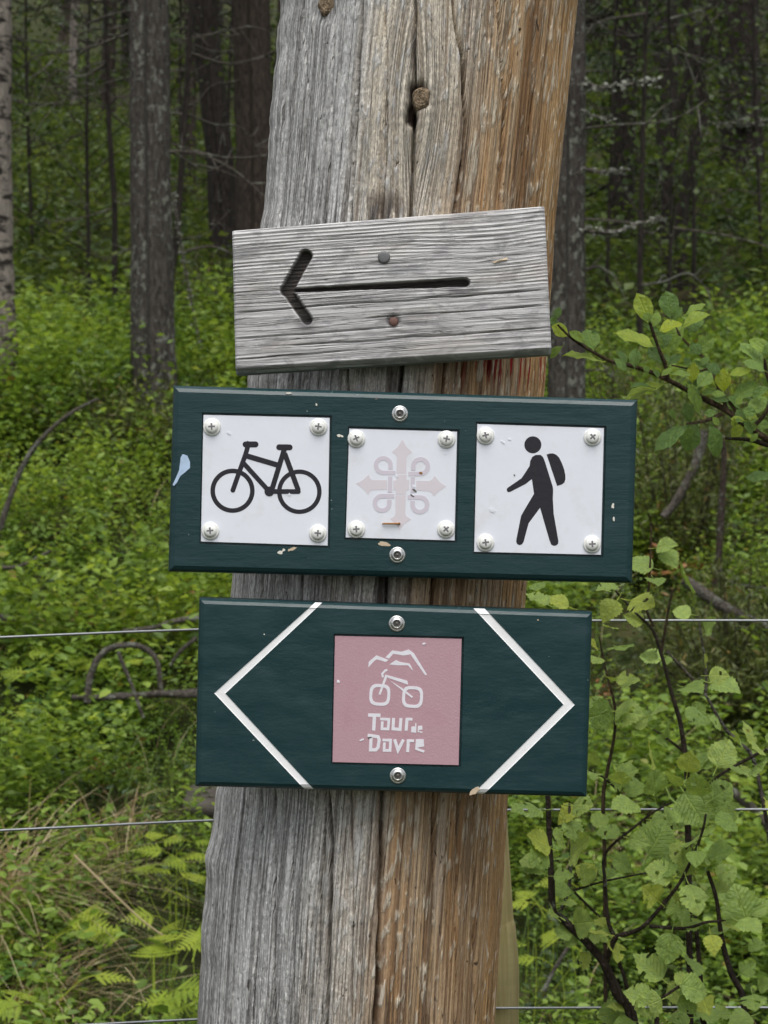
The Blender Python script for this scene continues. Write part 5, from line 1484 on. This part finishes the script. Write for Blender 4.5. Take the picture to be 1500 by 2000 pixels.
FR = [frond_mesh(1), frond_mesh(2)]
fg = np.random.default_rng(33)
def fern(label, px, py, size, n, lift=.30, toward=None):
    c_ = ground_hit(px, py, lift)
    root = thing('oak_fern', (c_[0], c_[1], float(terr(c_[0], c_[1]))), label, 'fern', 'oak ferns in the undergrowth')
    for k_ in range(n):
        an = (toward if toward is not None else fg.uniform(0, 6.28)) + fg.normal(0, .7) + k_ * 2.1 * (toward is None)
        off = np.array([fg.normal(0, .05), fg.normal(0, .05), fg.normal(0, .03)]) * (1 if n > 1 else 0)
        d = np.array([math.cos(an), math.sin(an) * .7, fg.uniform(-.12, .25)])
        nrm = np.array([fg.normal(0, .3), -.35 + fg.normal(0, .2), 1.0])
        place_leaf(FR[k_ % 2], c_ + off - d * size * .4, d, nrm, size * fg.uniform(.85, 1.1), size * fg.uniform(.9, 1.05), root, 'frond')
        sb = c_ + off - d * size * 1.25
        gz_ = float(terr(sb[0], sb[1])); mbs = MB()
        mbs.tube(smooth_path([(c_[0], c_[1], gz_ - .02), (sb + [0, 0, gz_]) * [1, 1, .5], sb + (0, 0, -size * .3)], 4), .0010, 5); mbs.build('stalk', M['fern'], root)
FERNS = [(255, 1655, .13, 2, 'pale green fern by the lower left fence wire'), (345, 1625, .12, 2, 'pale fern near the post end of the lower left wire'), (330, 1690, .14, 3, 'bushy fern left of the log below the lower wire'), (200, 1800, .16, 3, 'bright fern pair in the lower left between the grass and the log'), (310, 1790, .15, 3, 'bright fern beside the dark hollow left of the log'), (345, 1870, .18, 4, 'large lime green fern touching the left side of the log base'), (330, 1950, .16, 4, 'lime green fern at the bottom edge left of the log'), (30, 1960, .16, 3, 'lime green fern in the bottom left corner'), (70, 1330, .15, 2, 'pale fern left of the arched twig'), (40, 1400, .12, 2, 'small fern at the left edge below the top wire'), (130, 1280, .13, 2, 'fern under the top wire on the left'), (220, 1300, .14, 3, 'fern growing inside the arched twig'), (1015, 1760, .12, 3, 'fern right beside the fence post'), (1030, 1830, .14, 3, 'fern behind the crooked birch stem near the fence post'), (1470, 1730, .13, 2, 'pale fern at the right edge behind the birch leaves'), (1440, 1540, .12, 2, 'fern at the right edge level with the lower wire')]
for px, py, s, n, lb in FERNS: fern(lb, px, py, s * .52, n + 1)

# palmate leaves
def palm_mesh():
    mb = MB(); pts = []
    lobes = 5
    ang = np.linspace(-2.3, 2.3, lobes)
    for q, a in enumerate(ang):
        L_ = 1.0 - .10 * abs(q - 2)
        d = np.array([math.sin(a), math.cos(a)]); s = np.array([d[1], -d[0]])
        def p2(u_, v_, z): return (d[0] * u_ * L_ + s[0] * v_, d[1] * u_ * L_ + s[1] * v_, z)
        for sg in (-1, 1):
            mb.add([(0, 0, 0), p2(.35, .10 * sg, .03), p2(.55, .19 * sg, .05), p2(.62, .13 * sg, .04), p2(.74, .20 * sg, .03), p2(.80, .11 * sg, .01), p2(.90, .12 * sg, -.02), p2(1.0, 0, -.06), p2(.5, 0, 0)], [[0, 1, 2, 8], [8, 2, 3, 3]][:1])
            mb.add([p2(.5, 0, 0), p2(.55, .19 * sg, .05), p2(.62, .13 * sg, .04), p2(.74, .20 * sg, .03), p2(.80, .11 * sg, .01), p2(.90, .12 * sg, -.02), p2(1.0, 0, -.06)], [[0, 1, 2], [0, 2, 3], [0, 3, 4], [0, 4, 5], [0, 5, 6]])
    mb.tube(smooth_path([(0, 0, 0), (0, -.5, -.4), (0, -.9, -1.6)], 4), .018, 5)
    o = mb.build('leaf', M['cranesbill'], None, False); me = o.data; bpy.data.objects.remove(o); return me
PM = palm_mesh()
for lb, lst in (('cranesbill plant with large lobed leaves left of the fallen branch', [(88, 1368, .10), (178, 1395, .09), (70, 1400, .07), (75, 1310, .06)]), ('cranesbill with small lobed leaves at the left edge, bottom', [(8, 1880, .07), (30, 1900, .05)])):
    c0_ = ground_hit(lst[0][0], lst[0][1], .2)
    root = thing('cranesbill', (c0_[0], c0_[1], float(terr(c0_[0], c0_[1]))), lb, 'plant')
    for x_, y_, s in lst:
        c_ = P(x_, y_, c0_[1] + fg.normal(0, .04))
        place_leaf(PM, c_, (fg.normal(0, .6), -.5, -.15), (fg.normal(0, .2), -.5, 1), s, s, root)

# junipers: olive, fine and prickly
def juniper(label, px, py, h, r_, seed, n=9000):
    g_ = np.random.default_rng(seed)
    c_ = ground_hit(px, py, 0)
    z0 = float(terr(c_[0], c_[1]))
    root = thing('juniper_bush', (c_[0], c_[1], z0), label, 'bush', 'junipers on the slope')
    mb = MB(); pos, dirs = [], []
    for s in range(34):
        an = g_.uniform(0, 6.28); ti = g_.random() ** .6
        tip = np.array([math.cos(an) * r_ * ti, math.sin(an) * r_ * ti, h * (1 - .55 * ti ** 2) * g_.uniform(.6, 1.1)])
        pth = smooth_path([(0, 0, 0), tip * [.5, .5, .35], tip], 5)
        mb.tube(pth + [c_[0], c_[1], z0], np.linspace(.008, .0015, len(pth)), 4, 1, cap=False)
        m_ = n // 34
        f = g_.random(m_) ** .7
        idx_ = f * (len(pth) - 1); i0 = np.minimum(idx_.astype(int), len(pth) - 2)
        b_ = pth[i0] * (1 - (idx_ - i0))[:, None] + pth[i0 + 1] * (idx_ - i0)[:, None]
        pos.append(b_ + g_.normal(0, .035, (m_, 3)) + [c_[0], c_[1], z0]); dirs.append(tip / np.linalg.norm(tip) * .6 + g_.normal(0, .6, (m_, 3)))
    pos = np.vstack(pos); dirs = np.vstack(dirs); dirs /= np.linalg.norm(dirs, axis=1)[:, None]; nn = len(pos)
    sd = np.cross(dirs, g_.normal(0, 1, (nn, 3))); sd /= np.linalg.norm(sd, axis=1)[:, None]
    s_ = g_.uniform(.6, 1.4, nn)[:, None]
    mb.add(np.stack([pos, pos + dirs * .014 * s_ + sd * .003 * s_, pos + dirs * .030 * s_, pos + dirs * .014 * s_ - sd * .003 * s_], 1).reshape(-1, 3), np.arange(nn * 4).reshape(-1, 4), 0)
    Va = np.vstack(mb.v)
    mb.build('foliage', [M['juniper'], M['bark_twig']], root, False, {'gr': Va})
M['juniper'] = leaf_mat('juniper_needles', [(0, (.05, .07, .018)), (.6, (.09, .115, .028)), (.95, (.15, .17, .045)), (1, (.22, .12, .04))], .25)
juniper('olive juniper right of the symbol board', 1330, 1130, .75, .42, 1, 12000)
juniper('olive juniper at the right edge behind the willow branch', 1470, 1010, .7, .45, 2, 11000)
juniper('low juniper behind the right-hand pine trunk base', 1200, 900, .5, .4, 3)
juniper('juniper patch at the foot of the lichen-spotted pine', 240, 900, .35, .45, 4)
juniper('dark low juniper by the dead twigs left of the carved board', 400, 690, .5, .5, 5)
juniper('juniper behind the birch shrub at the right edge', 1440, 1400, .45, .4, 6)
